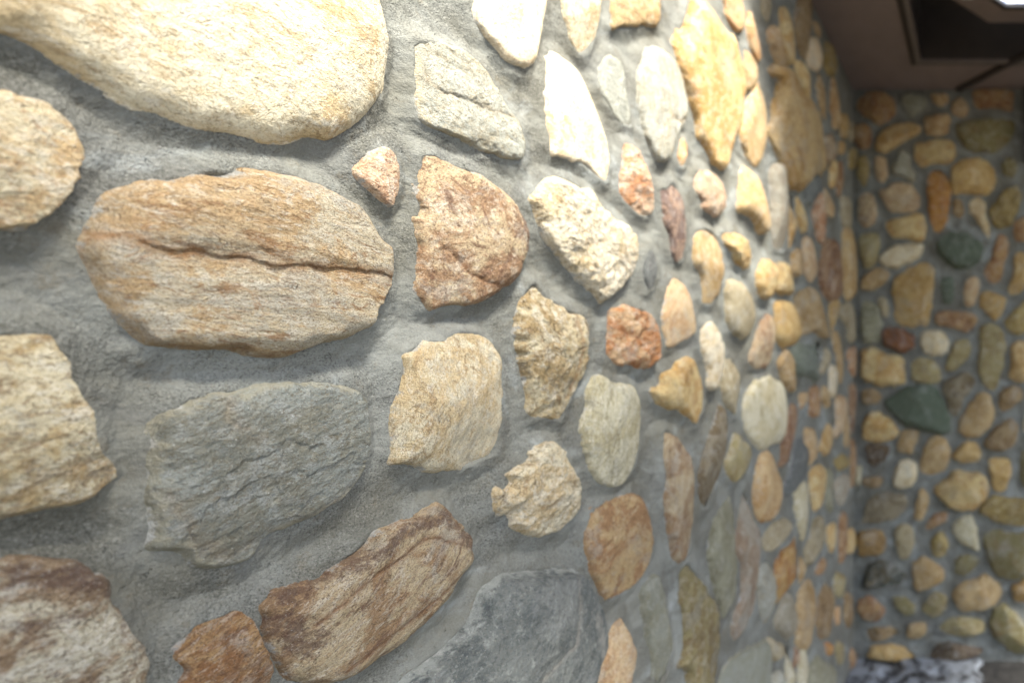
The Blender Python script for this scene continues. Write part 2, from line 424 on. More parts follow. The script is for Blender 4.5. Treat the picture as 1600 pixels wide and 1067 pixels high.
# ---------------------------------------------------------------- outlines of the stones, millimetres on the wall face (along, height)
# (palette, kind, grain angle, how far it stands out, outline, label, extras)
NEAR_STONES = [
 ('cream','R',-20,26,[(267.8, 1651.8), (346.7, 1750.4), (422.7, 1762.7), (447.3, 1727.6), (455.4, 1699.3), (460.4, 1679.5), (459.4, 1655.9), (453.5, 1624.4), (440.3, 1598.7), (427.0, 1582.2), (416.5, 1569.0), (402.7, 1569.6), (391.5, 1561.1), (377.6, 1555.6), (361.5, 1555.0), (346.7, 1551.0), (335.7, 1554.8), (320.5, 1556.0), (308.8, 1562.1), (300.1, 1565.2), (291.8, 1569.9), (284.0, 1572.6), (271.3, 1573.5), (258.1, 1594.4)],'huge smooth cream boulder running off the top left of the wall',{'flat': 0.6}),
 ('creamtan','G',0,14,[(264.5, 1533.0), (278.4, 1543.9), (284.0, 1541.7), (291.8, 1541.8), (296.9, 1535.6), (301.1, 1531.9), (303.9, 1517.8), (301.8, 1505.7), (298.0, 1489.5), (291.8, 1475.0), (284.0, 1467.1), (271.3, 1465.0), (259.6, 1472.2), (256.5, 1503.4)],None,{}),
 ('tanstreak','S',-8,26,[(301.8, 1458.6), (303.3, 1468.3), (311.1, 1489.4), (320.5, 1500.7), (335.7, 1513.7), (355.4, 1525.8), (377.6, 1534.3), (398.9, 1537.1), (422.7, 1532.3), (440.3, 1521.7), (448.2, 1509.8), (454.4, 1498.7), (462.4, 1492.9), (463.4, 1472.8), (461.9, 1455.2), (454.4, 1431.7), (444.9, 1417.2), (431.3, 1411.5), (414.5, 1403.4), (395.2, 1396.1), (377.6, 1396.5), (364.6, 1399.1), (346.7, 1400.2), (335.7, 1402.5), (324.9, 1402.6), (320.5, 1409.8), (311.1, 1433.0), (304.4, 1447.6)],'large oval tan stone split by a long rusty crack',{'crease': [[(296.9, 1470.0), (308.8, 1468.7), (325.4, 1466.8), (346.7, 1465.2), (364.6, 1463.8), (387.9, 1464.2), (422.7, 1466.8), (467.0, 1466.3)]], 'cd': 11, 'cw': 1.7}),
 ('creamolive','G',-10,20,[(267.8, 1410.7), (278.4, 1410.9), (285.9, 1411.1), (293.8, 1408.3), (296.9, 1398.3), (300.1, 1381.4), (303.3, 1371.6), (305.5, 1358.0), (307.7, 1342.3), (311.1, 1331.9), (313.8, 1325.4), (309.9, 1317.8), (302.2, 1311.3), (289.8, 1309.7), (278.4, 1309.3), (267.8, 1313.6), (261.2, 1351.8)],None,{}),
 ('brownspeck','G',10,16,[(267.8, 1290.2), (278.4, 1287.4), (289.8, 1284.4), (300.1, 1278.2), (306.6, 1271.6), (311.1, 1263.8), (312.9, 1247.4), (319.3, 1234.2), (324.2, 1221.4), (327.4, 1203.2), (324.2, 1191.1), (321.7, 1170.6), (278.4, 1188.2), (261.2, 1221.1), (259.6, 1271.0)],'speckled brown and grey stone at the bottom left',{'stain': [([(282.1, 1277.0), (298.0, 1271.7), (308.8, 1259.1)], 8), ([(282.1, 1248.8), (295.9, 1248.6)], 4)]}),
 ('greymica','C',20,17,[(329.2, 1337.9), (331.8, 1354.0), (336.2, 1362.5), (346.7, 1369.9), (359.9, 1371.3), (377.6, 1375.3), (406.5, 1374.5), (431.3, 1371.0), (442.6, 1361.8), (445.8, 1336.5), (447.3, 1313.9), (440.3, 1296.0), (433.5, 1281.4), (422.7, 1271.3), (406.5, 1265.3), (391.5, 1264.1), (379.2, 1261.4), (374.2, 1249.2), (364.6, 1246.4), (352.5, 1248.6), (343.9, 1255.4), (338.4, 1266.3), (329.2, 1275.4), (326.7, 1297.6), (327.4, 1311.7), (330.0, 1321.3)],'large blue grey stone with a tan rim below the oval one',{'crease': [[(331.8, 1308.4), (343.9, 1270.5), (361.5, 1255.4), (377.6, 1265.8), (406.5, 1267.3), (440.3, 1293.3)], [(358.4, 1371.4), (359.9, 1354.2), (369.3, 1334.4)]], 'cd': 4}),
 ('ruststreak','S',38,20,[(377.6, 1204.9), (379.9, 1213.1), (386.9, 1218.3), (398.1, 1214.4), (415.7, 1214.8), (422.7, 1224.3), (442.6, 1231.8), (447.3, 1242.9), (465.9, 1241.9), (480.7, 1239.1), (487.9, 1244.6), (504.2, 1251.2), (512.7, 1240.9), (525.4, 1221.1), (534.7, 1204.5), (536.0, 1175.8), (520.9, 1164.7), (512.7, 1150.6), (495.9, 1139.7), (469.5, 1129.7), (452.5, 1126.1), (434.9, 1120.2), (415.7, 1123.9), (395.9, 1144.2), (390.8, 1152.5), (385.8, 1167.2), (381.0, 1188.3)],'long brown stone with a dark purple upper rim lying on a slant',{'crease': [[(402.7, 1184.5), (440.3, 1205.2), (485.7, 1221.0), (515.2, 1203.4)], [(422.7, 1133.9), (459.4, 1147.8), (515.2, 1171.2)]], 'cd': 4, 'stain': [([(387.9, 1214.4), (422.7, 1215.8), (459.4, 1231.0), (509.0, 1234.5), (531.3, 1197.1)], 8), ([(384.4, 1196.9), (400.8, 1168.1)], 9)]}),
 ('rust','S',30,12,[(368.1, 1217.8), (359.6, 1215.7), (346.4, 1216.6), (342.5, 1207.2), (337.3, 1206.0), (338.9, 1196.1), (342.5, 1187.9), (338.9, 1180.5), (346.7, 1156.7), (377.6, 1134.6), (386.2, 1157.4), (381.0, 1179.8), (374.9, 1204.4)],None,{}),
 ('bluegrey','C',60,48,[(449.6, 1083.0), (467.0, 1095.6), (480.2, 1100.1), (509.0, 1104.1), (528.0, 1112.6), (538.1, 1120.5), (555.7, 1142.4), (570.7, 1146.1), (594.7, 1144.1), (630.0, 1128.6), (649.3, 1125.0), (675.2, 1107.1), (691.7, 1082.5), (709.0, 1043.4), (717.4, 1012.2), (715.0, 982.3), (697.4, 962.2), (686.1, 913.6), (586.4, 941.0), (480.2, 1037.1)],'big dark slate blue stone with chalky edges at the bottom',{'crease': [[(661.5, 1104.9), (654.3, 1059.0), (630.0, 1032.5), (586.4, 1021.6)]], 'cd': 5, 'flat': 0.6, 'stain': [([(472.2, 1096.3), (515.2, 1106.8), (545.0, 1127.1), (570.7, 1142.5), (649.3, 1118.5)], -7), ([(686.1, 1042.2), (686.1, 973.6)], 9)]}),
 ('white','R',80,14,[(538.1, 1793.1), (541.5, 1754.9), (547.1, 1738.0), (570.7, 1727.4), (586.4, 1721.7), (604.9, 1727.8), (616.3, 1749.3), (625.4, 1793.5), (634.7, 1839.0), (630.0, 1875.1), (578.4, 1858.4)],None,{}),
 ('greycream','C',-40,10,[(480.7, 1690.4), (504.8, 1702.2), (530.7, 1709.5), (551.4, 1705.5), (566.1, 1684.5), (578.4, 1671.1), (596.3, 1659.9), (603.1, 1636.5), (596.3, 1615.2), (578.4, 1612.5), (553.5, 1613.3), (517.7, 1612.7), (494.7, 1614.0), (485.7, 1620.5), (483.5, 1643.7), (483.5, 1668.5)],'pale rough stone half buried in mortar with a diagonal ledge',{'crease': [[(483.5, 1664.3), (509.0, 1654.4), (541.5, 1656.8), (607.4, 1664.7)]], 'cd': 5}),
 ('pinkcream','G',50,9,[(459.4, 1582.4), (467.0, 1578.4), (470.6, 1566.8), (471.6, 1553.6), (468.5, 1537.9), (465.4, 1526.6), (459.4, 1528.5), (447.3, 1537.5), (435.8, 1547.7), (434.9, 1552.9), (442.6, 1566.5), (449.6, 1574.7)],'small pinkish triangular stone beside the large oval one',{}),
 ('pinkrust','G',70,17,[(488.5, 1587.6), (503.0, 1591.7), (521.5, 1585.6), (541.5, 1587.1), (563.1, 1578.9), (582.4, 1570.3), (596.3, 1551.8), (603.1, 1530.9), (601.4, 1508.0), (594.7, 1488.3), (586.4, 1476.1), (555.7, 1455.0), (538.1, 1445.4), (515.2, 1443.0), (497.1, 1438.6), (486.8, 1451.9), (484.6, 1469.8), (485.7, 1491.2), (482.9, 1511.8), (486.8, 1531.0), (488.5, 1555.8)],'rusty pink stone with a pale vein and a chipped lower corner',{'crease': [[(494.2, 1511.2), (515.2, 1490.0), (541.5, 1470.7), (566.8, 1466.6), (598.9, 1488.8)]], 'cd': 6, 'stain': [([(524.8, 1585.4), (523.5, 1560.1), (520.2, 1539.6)], -2.2), ([(586.4, 1556.7), (596.3, 1514.6)], 6), ([(509.0, 1555.8), (515.2, 1525.4)], 4)]}),
 ('creamwhite','Q',-50,18,[(644.4, 1614.4), (664.6, 1620.2), (680.6, 1615.1), (703.2, 1617.7), (721.1, 1596.1), (740.0, 1591.8), (773.7, 1585.9), (792.5, 1570.4), (795.5, 1541.2), (780.8, 1509.4), (753.1, 1482.2), (721.1, 1463.6), (703.2, 1477.1), (686.1, 1483.9), (659.4, 1501.4), (644.4, 1515.3), (625.4, 1535.5), (619.0, 1553.6), (616.3, 1564.5), (607.4, 1573.6), (620.8, 1588.9), (630.0, 1603.5)],None,{}),
 ('white','R',-70,13,[(640.5, 1771.7), (657.4, 1771.5), (678.4, 1768.8), (697.4, 1752.8), (712.6, 1730.1), (733.6, 1699.3), (742.6, 1671.4), (740.0, 1636.2), (721.1, 1636.6), (689.4, 1647.2), (657.4, 1642.5), (638.6, 1639.7), (635.7, 1665.6), (630.0, 1700.3), (631.0, 1727.6), (635.7, 1751.4)],'smooth white almond shaped stone',{}),
 ('cream','S',85,12,[(655.3, 1885.9), (657.4, 1838.0), (664.6, 1813.7), (673.0, 1797.9), (686.1, 1790.1), (700.8, 1801.0), (712.6, 1825.4), (721.1, 1866.5), (724.8, 1909.6), (709.0, 1934.1)],None,{}),
 ('tan','G',0,10,[(750.4, 1946.3), (746.5, 1896.7), (740.0, 1860.1), (773.7, 1877.9), (810.7, 1906.6), (856.6, 1935.0), (860.0, 1971.6), (853.1, 2020.3)],None,{}),
 ('greypale','C',-70,7,[(721.1, 1798.9), (740.0, 1823.1), (759.9, 1829.6), (773.7, 1818.0), (778.0, 1781.3), (788.1, 1756.7), (792.5, 1738.9), (766.7, 1732.8), (746.5, 1742.8), (733.6, 1755.3), (721.1, 1767.3)],None,{}),
 ('greycream','S',85,17,[(826.5, 1882.3), (851.4, 1900.9), (877.8, 1906.5), (906, 1906), (928, 1883), (942, 1849), (940, 1813), (920, 1789), (904, 1763), (890.8, 1730.1), (863.5, 1707.2), (842.9, 1713.7), (821.7, 1733.7), (813.8, 1758.0), (803.0, 1793.5), (800.0, 1824.0), (812.3, 1853.8)],'grey stone with pale vertical ribs near the top',{'crease': [[(868.9, 1798.2), (906, 1798), (946, 1827)]], 'cd': 8}),
 ('orange','G',80,5,[(926, 1781), (944, 1773), (940, 1742), (928, 1721), (912, 1732), (916, 1756)],None,{}),
 ('gold','G',80,25,[(947, 2041), (989, 2070), (1019, 2076), (1053, 2075), (1087, 2069), (1126, 2077), (1142, 2060), (1165, 2024), (1178, 1989), (1175, 1956), (1158, 1903), (1126, 1854), (1101, 1807), (1087, 1771), (1040, 1762), (1001, 1791), (970, 1805), (959, 1836), (937, 1857), (916, 1892), (905, 1922), (913, 1959), (937, 2003)],'tall golden stone near the top of the wall',{}),
 ('orange','G',80,11,[(1067, 2151), (1106, 2186), (1164, 2204), (1178, 2166), (1171, 2122), (1147, 2088), (1106, 2090), (1082, 2104)],None,{}),
 ('tan','G',80,12,[(1176, 2089), (1208, 2091), (1247, 2080), (1239, 2033), (1201, 1994), (1179, 1987), (1172, 2031)],None,{}),
 ('tan','R',80,19,[(1249, 2051), (1286, 2026), (1304, 1981), (1295, 1924), (1269, 1862), (1229, 1825), (1180, 1830), (1152, 1859), (1159, 1909), (1180, 1959)],None,{}),
 ('orange','G',80,13,[(1192, 2189), (1230, 2155), (1270, 2111), (1246, 2083), (1207, 2100), (1185, 2128)],None,{}),
 ('pinkorange','Q',75,13,[(773.7, 1708.7), (788.1, 1712.4), (806.1, 1704.3), (815.4, 1685.3), (826.5, 1670.5), (834.6, 1652.3), (842.9, 1623.1), (826.5, 1607.5), (810.7, 1606.7), (788.1, 1613.8), (766.7, 1622.6), (761.2, 1644.8), (766.7, 1675.3)],None,{}),
 ('purplebrown','S',85,12,[(900, 1693), (916, 1681), (934, 1663), (940, 1627), (938, 1582), (930, 1557), (908, 1548), (890.8, 1559.8), (888.9, 1589.4), (868.9, 1610.3), (867.1, 1636.9), (863.5, 1670.5), (881.5, 1671.7)],'narrow dark purple brown stone with upright grain',{}),
 ('pinkcream','Q',75,16,[(971, 1729), (1014, 1749), (1059, 1738), (1081, 1721), (1073, 1684), (1045, 1659), (1019, 1665), (990, 1665), (992, 1682), (969, 1695), (960, 1704)],None,{}),
 ('darkblue','S',80,7,[(839.6, 1565.6), (849.7, 1550.5), (853.1, 1524.4), (842.9, 1496.7), (833.0, 1491.4), (820.1, 1504.4), (817.0, 1524.5), (826.5, 1548.6)],'small dark blue grey sliver of stone',{}),
 ('tan','R',75,24,[(1153, 1809), (1207, 1813), (1266, 1807), (1287, 1770), (1304, 1721), (1295, 1680), (1262, 1676), (1237, 1693), (1188, 1698), (1136, 1704), (1149, 1751)],None,{}),
 ('tan','R',80,17,[(971, 1619), (1014, 1636), (1054, 1626), (1070, 1595), (1073, 1551), (1062, 1512), (1032, 1482), (992, 1481), (995, 1512), (983, 1547), (966, 1555), (960, 1587)],None,{}),
 ('goldcream','Q',70,20,[(1075, 1641), (1127, 1648), (1170, 1647), (1192, 1614), (1214, 1582), (1170, 1571), (1127, 1580), (1105, 1607), (1069, 1626)],None,{}),
 ('goldcream','Q',80,25,[(1246, 1583), (1275, 1619), (1324, 1618), (1362, 1612), (1338, 1571), (1319, 1523), (1259, 1514), (1238, 1549)],None,{}),
 ('goldcream','Q',80,27,[(1378, 1632), (1436, 1625), (1469, 1589), (1469, 1545), (1414, 1538), (1338, 1540), (1363, 1593)],None,{}),
 ('creamolive','Q',-70,20,[(611.0, 1478.3), (620.8, 1481.0), (631.0, 1467.3), (646.3, 1457.5), (663.5, 1450.6), (692.8, 1444.0), (697.4, 1412.0), (697.4, 1371.0), (678.4, 1343.1), (663.5, 1316.3), (657.4, 1303.9), (633.8, 1312.3), (611.8, 1315.5), (600.6, 1324.7), (603.1, 1344.7), (594.7, 1365.6), (590.5, 1401.3), (588.1, 1430.7), (592.2, 1450.9)],'jagged yellowish quartz stone',{'crease': [[(675.2, 1444.7), (678.4, 1385.5), (664.6, 1336.1)]], 'cd': 6}),
 ('rustorange','Q',10,16,[(737.4, 1450.2), (769.5, 1466.6), (813.8, 1459.9), (841.3, 1452.3), (856.6, 1428.6), (856.6, 1384.7), (829.7, 1364.5), (794.0, 1369.3), (755.8, 1374.8), (733.6, 1387.6), (736.1, 1418.8)],'rust red block shaped stone with a knobbly face',{'crease': [[(746.5, 1430.2), (788.1, 1411.9), (818.5, 1442.9)]], 'cd': 6}),
 ('tanpink','R',70,13,[(896.4, 1523.8), (928, 1516), (951, 1491), (968, 1452), (972, 1423), (936, 1411), (879.7, 1395.1), (870.6, 1421.3), (863.5, 1453.6), (874.2, 1488.1)],None,{}),
 ('creamwhite','G',80,15,[(994, 1442), (1040, 1453), (1067, 1417), (1064, 1352), (1040, 1307), (1007, 1319), (1014, 1364), (989, 1390), (985, 1421)],None,{}),
 ('goldcream','S',-60,18,[(828.1, 1329.4), (858.3, 1334.2), (865.3, 1358.5), (896.4, 1361.3), (908, 1375), (951, 1382), (979, 1357), (1007, 1313), (1010, 1279), (972, 1249), (936, 1273), (902, 1289), (865.3, 1296.8), (836.3, 1315.1)],'fan shaped golden stone with a chipped orange corner',{}),
 ('tangrey','R',80,22,[(1095, 1545), (1153, 1548), (1206, 1519), (1224, 1476), (1206, 1426), (1153, 1411), (1104, 1432), (1083, 1475), (1083, 1514)],None,{}),
 ('tangrey','G',80,17,[(1083, 1379), (1123, 1371), (1145, 1324), (1149, 1274), (1139, 1241), (1092, 1266), (1066, 1304), (1068, 1347)],None,{}),
 ('pinkrust','S',75,20,[(1304, 1486), (1327, 1464), (1331, 1416), (1313, 1354), (1270, 1337), (1233, 1342), (1198, 1359), (1210, 1390), (1241, 1431), (1270, 1468)],None,{}),
 ('tangold','R',80,27,[(1355, 1518), (1483, 1528), (1531, 1491), (1550, 1431), (1495, 1398), (1400, 1391), (1355, 1410), (1345, 1464)],None,{}),
 ('tan','Q',70,32,[(1489, 1544), (1570, 1578), (1675, 1585), (1762, 1557), (1813, 1513), (1876, 1487), (1886, 1432), (1795, 1418), (1690, 1439), (1544, 1420), (1525, 1463)],None,{}),
 ('greenblue','C',40,32,[(1462, 1392), (1509, 1411), (1626, 1400), (1772, 1422), (1806, 1379), (1756, 1325), (1685, 1274), (1606, 1298), (1503, 1305), (1473, 1353)],None,{}),
 ('tan','G',80,22,[(1420, 1397), (1465, 1366), (1488, 1311), (1500, 1270), (1459, 1261), (1410, 1296), (1364, 1353)],None,{}),
 ('tangold','G',80,18,[(1854, 1535), (1901, 1578), (1971, 1573), (1940, 1508), (1891, 1436), (1873, 1488)],None,{}),
 ('rustbrown','Q',80,32,[(1795, 1774), (1904, 1802), (1984, 1780), (2050, 1705), (2038, 1617), (1953, 1564), (1795, 1561), (1737, 1610), (1745, 1685)],None,{}),
 ('gold','G',80,29,[(2059, 1873), (2141, 1897), (2257, 1828), (2261, 1701), (2230, 1609), (2105, 1574), (2048, 1644), (2059, 1762)],None,{}),
 ('tangrey','G',80,18,[(1964, 1555), (2206, 1586), (2261, 1530), (2259, 1411), (2155, 1399), (2107, 1488), (1984, 1506)],None,{}),
 ('tan','G',80,18,[(1911, 1455), (1982, 1457), (2025, 1384), (2069, 1290), (2003, 1231), (1961, 1349), (1901, 1415)],None,{}),
 ('rustorange','G',80,18,[(2120, 1375), (2261, 1399), (2261, 1341), (2234, 1248), (2169, 1289)],None,{}),
 ('tangrey','G',80,16,[(1813, 1401), (1877, 1353), (1831, 1329), (1779, 1291), (1738, 1308), (1779, 1343)],None,{}),
 ('creamwhite','R',80,18,[(1873, 1331), (1940, 1320), (1961, 1250), (1920, 1199), (1882, 1208), (1854, 1258)],None,{}),
 ('tanorange','S',-75,23,[(1302, 2201), (1344, 2246), (1373, 2245), (1388, 2207), (1431, 2179), (1420, 2156), (1383, 2142), (1334, 2152), (1307, 2171)],None,{}),
 ('goldcream','G',-80,22,[(1379, 2310), (1432, 2355), (1460, 2359), (1465, 2304), (1483, 2256), (1471, 2200), (1443, 2189), (1410, 2215), (1390, 2258)],None,{}),
 ('gold','Q',85,40,[(1320, 2110), (1374, 2150), (1448, 2186), (1512, 2186), (1569, 2169), (1659, 2182), (1736, 2196), (1768, 2149), (1777, 2082), (1785, 2015), (1704, 1963), (1623, 1916), (1537, 1856), (1448, 1834), (1415, 1868), (1374, 1899), (1311, 1929), (1302, 1953), (1349, 2014), (1374, 2058), (1374, 2097), (1330, 2094)],'biggest golden stone high up toward the corner',{}),
 ('brown','G',-80,22,[(1489, 2362), (1531, 2428), (1570, 2512), (1631, 2543), (1660, 2503), (1631, 2424), (1610, 2345), (1583, 2275), (1544, 2278), (1513, 2309)],None,{}),
 ('white','R',80,22,[(1632, 2375), (1706, 2429), (1795, 2445), (1787, 2397), (1721, 2312), (1646, 2288), (1590, 2292), (1597, 2330)],None,{}),
 ('olivegold','R',80,22,[(1813, 2478), (1877, 2505), (1955, 2504), (1965, 2462), (1905, 2390), (1813, 2363), (1796, 2409)],None,{}),
 ('goldcream','R',-80,22,[(1500, 2239), (1556, 2268), (1617, 2259), (1659, 2223), (1652, 2177), (1610, 2166), (1550, 2177), (1506, 2209)],None,{}),
 ('tan','G',80,13,[(1677, 2466), (1723, 2478), (1772, 2471), (1789, 2458), (1731, 2439), (1684, 2435)],None,{}),
 ('tan','G',80,14,[(1734, 2328), (1783, 2297), (1809, 2243), (1827, 2202), (1783, 2193), (1734, 2223), (1710, 2270)],None,{}),
 ('tanorange','G',80,16,[(1896, 2400), (1976, 2437), (2008, 2354), (1987, 2232), (1916, 2202), (1877, 2292)],None,{}),
 ('tangold','G',80,16,[(2012, 2309), (2114, 2355), (2150, 2313), (2091, 2238), (2012, 2212)],None,{}),
 ('pinkrust','Q',80,22,[(1807, 2138), (1889, 2182), (1948, 2159), (1928, 2100), (1834, 2042), (1765, 2041), (1790, 2093)],None,{}),
 ('goldcream','R',80,18,[(1901, 2089), (1950, 2101), (1950, 2043), (1920, 1987), (1863, 1970), (1854, 2022)],None,{}),
 ('rust','G',80,14,[(1989, 2117), (2055, 2129), (2043, 2047), (2000, 1968), (1958, 1979), (1968, 2051)],None,{}),
 ('gold','G',80,13,[(1985, 2190), (2073, 2224), (2084, 2176), (2006, 2141)],None,{}),
 ('bluegrey','C',80,22,[(1560, 1879), (1621, 1932), (1709, 1978), (1782, 1985), (1791, 1952), (1694, 1894), (1621, 1838), (1586, 1838), (1573, 1859)],None,{}),
 ('greypink','S',88,25,[(1322, 1864), (1375, 1898), (1411, 1892), (1444, 1850), (1455, 1777), (1450, 1698), (1428, 1658), (1351, 1650), (1331, 1710), (1322, 1796)],None,{}),
 ('gold','G',88,16,[(1465, 1836), (1506, 1852), (1506, 1797), (1500, 1736), (1477, 1668), (1454, 1674), (1465, 1755)],None,{}),
 ('goldcream','G',-75,16,[(1515, 1848), (1547, 1838), (1586, 1806), (1606, 1757), (1573, 1736), (1534, 1760), (1515, 1805)],None,{}),
 ('pinkorange','Q',80,23,[(1684, 1851), (1722, 1925), (1763, 1899), (1796, 1861), (1788, 1798), (1779, 1748), (1722, 1752), (1699, 1790), (1661, 1817)],None,{}),
 ('tanorange','G',80,16,[(1798, 1959), (1851, 1936), (1927, 1922), (1908, 1871), (1833, 1863), (1807, 1905)],None,{}),
 ('tangrey','G',80,20,[(2030, 1998), (2159, 2020), (2184, 1938), (2171, 1892), (2075, 1864), (2019, 1909)],None,{}),
 ('olivegold','G',80,16,[(2144, 2213), (2261, 2280), (2261, 2177), (2144, 2128)],None,{}),
 ('tan','G',80,22,[(1484, 1679), (1539, 1693), (1565, 1665), (1552, 1619), (1496, 1588), (1467, 1617)],None,{}),
 ('tanpink','R',80,22,[(1582, 1740), (1652, 1748), (1697, 1698), (1697, 1626), (1652, 1597), (1596, 1613), (1569, 1665)],None,{}),
 ('creamgreen','S',85,16,[(709.0, 1361.6), (733.6, 1356.4), (751.8, 1345.8), (788.1, 1346.9), (806.1, 1314.3), (809.2, 1280.6), (807.6, 1240.4), (800.0, 1215.0), (769.5, 1192.4), (737.4, 1194.8), (716.2, 1209.8), (699.7, 1235.3), (691.7, 1264.1), (689.4, 1299.0), (695.1, 1318.1), (692.8, 1341.8)],'pale greenish cream slab with faint upright grain',{}),
 ('cream','Q',30,18,[(630.0, 1286.1), (647.3, 1279.6), (659.4, 1258.3), (673.0, 1238.4), (683.9, 1210.1), (685.0, 1188.4), (673.0, 1173.7), (649.3, 1165.6), (620.8, 1171.4), (594.7, 1185.0), (582.4, 1197.5), (578.4, 1214.8), (569.1, 1214.3), (561.6, 1223.9), (559.4, 1242.1), (566.8, 1245.6), (574.5, 1237.7), (582.4, 1246.3), (574.5, 1255.6), (586.4, 1259.9), (607.4, 1264.5), (613.6, 1280.0)],'round crumbly cream stone with a ragged left edge',{}),
 ('cream','S',86,21,[(526.7, 1418.8), (545.0, 1416.6), (559.4, 1409.9), (569.1, 1388.6), (570.7, 1360.1), (573.7, 1331.1), (573.0, 1302.6), (566.8, 1278.9), (552.1, 1277.3), (528.0, 1275.6), (497.1, 1280.1), (480.2, 1288.0), (465.4, 1293.9), (464.4, 1316.2), (464.4, 1339.4), (469.5, 1362.2), (473.7, 1388.4), (475.9, 1397.3), (488.5, 1403.2), (497.1, 1408.1), (512.1, 1406.3), (518.3, 1416.0)],'cream slab with upright grain and a square cut foot',{'flat': 0.7}),
 ('brownspeckle','C',60,15,[(789.6, 1175.0), (815.4, 1158.3), (834.6, 1112.9), (842.9, 1074.1), (820.1, 1040.0), (794.0, 1031.8), (759.9, 1031.7), (728.5, 1040.7), (711.4, 1070.6), (699.7, 1099.8), (697.4, 1142.6), (703.2, 1167.7), (724.8, 1179.4), (759.9, 1172.3)],'brown speckled oval stone with a grey rim',{}),
 ('ruststreak','S',86,18,[(872.4, 1263.2), (896.4, 1251.5), (920, 1227), (946, 1198), (959, 1157), (961, 1112), (966, 1073), (959, 1030), (940, 1011), (916, 1012), (896.4, 1029.6), (877.8, 1083.5), (872.4, 1149.8), (877.8, 1177.9), (872.4, 1219.6)],'long upright rusty brown stone like split wood',{}),
 ('greybrown','S',86,18,[(1053, 1282), (1081, 1267), (1084, 1210), (1067, 1151), (1045, 1099), (1014, 1072), (982, 1102), (977, 1160), (1001, 1199), (1026, 1234)],None,{}),
 ('olivetan','R',60,19,[(1121, 1217), (1160, 1190), (1225, 1150), (1188, 1113), (1127, 1095), (1093, 1122), (1078, 1159), (1111, 1184)],None,{}),
 ('creampale','R',80,27,[(1185, 1302), (1230, 1319), (1315, 1324), (1392, 1307), (1423, 1272), (1439, 1210), (1418, 1154), (1362, 1130), (1271, 1145), (1211, 1166), (1174, 1214), (1167, 1263)],'broad pale cream stone halfway to the corner',{}),
 ('tanorange','R',85,25,[(1266, 1137), (1318, 1132), (1351, 1091), (1395, 1027), (1395, 986), (1365, 949), (1323, 942), (1274, 953), (1237, 992), (1221, 1050), (1233, 1105)],None,{}),
 ('greyolive','S',85,18,[(1109, 1077), (1127, 1035), (1121, 977), (1131, 900), (1121, 843), (1079, 820), (1056, 866), (1032, 926), (1006, 993), (1026, 1040), (1070, 1068)],None,{}),
 ('pinkgrey','S',85,20,[(1171, 1079), (1204, 1054), (1215, 1000), (1254, 939), (1234, 867), (1222, 781), (1171, 753), (1124, 753), (1105, 790), (1124, 811), (1161, 845), (1161, 898), (1131, 965), (1147, 1022)],None,{}),
 ('olivetan','Q',80,20,[(955, 1004), (984, 969), (1018, 919), (1043, 861), (1059, 802), (1043, 712), (1028, 665), (946, 724), (931, 813), (905, 830), (931, 854), (925, 915), (915, 969), (917, 999)],'tall crumbly tan stone with a dark hollow at its foot',{'crease': [[(932, 866), (961, 837), (953, 782)]], 'cd': 10}),
 ('greygreen','S',-80,14,[(842.9, 1034.1), (860.0, 1000.8), (879.7, 931.1), (902, 872), (894.5, 838.1), (879.7, 828.8), (860.0, 826.6), (842.9, 853.9), (831.4, 913.5), (815.4, 965.7), (807.6, 1014.3)],None,{}),
 ('tanpink','G',70,15,[(766.7, 999.6), (779.4, 971.5), (797.0, 927.8), (791.0, 903.7), (773.7, 870.2), (727.3, 884.1), (697.4, 914.2), (702.0, 945.2), (711.4, 963.0), (737.4, 975.5), (746.5, 996.3)],None,{}),
 ('greygreen','C',60,21,[(1043, 694), (1071, 725), (1101, 728), (1185, 701), (1282, 665), (1316, 629), (1325, 555), (1303, 481), (1071, 631)],None,{}),
 ('greycream','Q',80,23,[(1284, 864), (1320, 849), (1338, 800), (1343, 735), (1324, 696), (1293, 693), (1267, 727), (1255, 772), (1238, 831), (1255, 857)],None,{}),
 ('tangrey','G',60,21,[(1269, 929), (1327, 937), (1411, 927), (1465, 893), (1421, 872), (1355, 865), (1304, 867), (1277, 892)],None,{}),
 ('goldrust','S',70,25,[(1519, 848), (1538, 778), (1519, 725), (1454, 717), (1400, 713), (1355, 717), (1345, 769), (1350, 837), (1411, 838), (1483, 832)],None,{}),
 ('creampale','R',85,18,[(1558, 1001), (1605, 964), (1626, 898), (1605, 846), (1572, 791), (1539, 856), (1508, 907), (1490, 979)],None,{}),
 ('darkblue','C',70,29,[(1510, 1135), (1567, 1101), (1607, 1041), (1594, 1001), (1535, 979), (1446, 977), (1403, 980), (1414, 1013), (1463, 1051), (1475, 1098)],None,{}),
 ('rustbrown','S',85,22,[(1470, 1241), (1517, 1227), (1493, 1175), (1470, 1121), (1442, 1082), (1388, 1064), (1393, 1106), (1414, 1154), (1442, 1204)],None,{}),
 ('rust','R',85,22,[(1646, 1269), (1722, 1267), (1730, 1208), (1706, 1155), (1646, 1169), (1632, 1219)],None,{}),
 ('tan','G',85,18,[(1778, 1264), (1830, 1239), (1857, 1208), (1848, 1169), (1795, 1176), (1761, 1220)],None,{}),
 ('tanorange','G',85,16,[(1544, 1257), (1611, 1255), (1590, 1223), (1544, 1200)],None,{}),
 ('tanpink','R',85,20,[(1958, 1209), (2088, 1192), (2100, 1117), (2021, 1048), (1927, 1048), (1948, 1124)],None,{}),
 ('tanorange','G',85,20,[(1589, 1145), (1652, 1139), (1697, 1092), (1697, 1029), (1623, 1011), (1596, 1052), (1582, 1104)],None,{}),
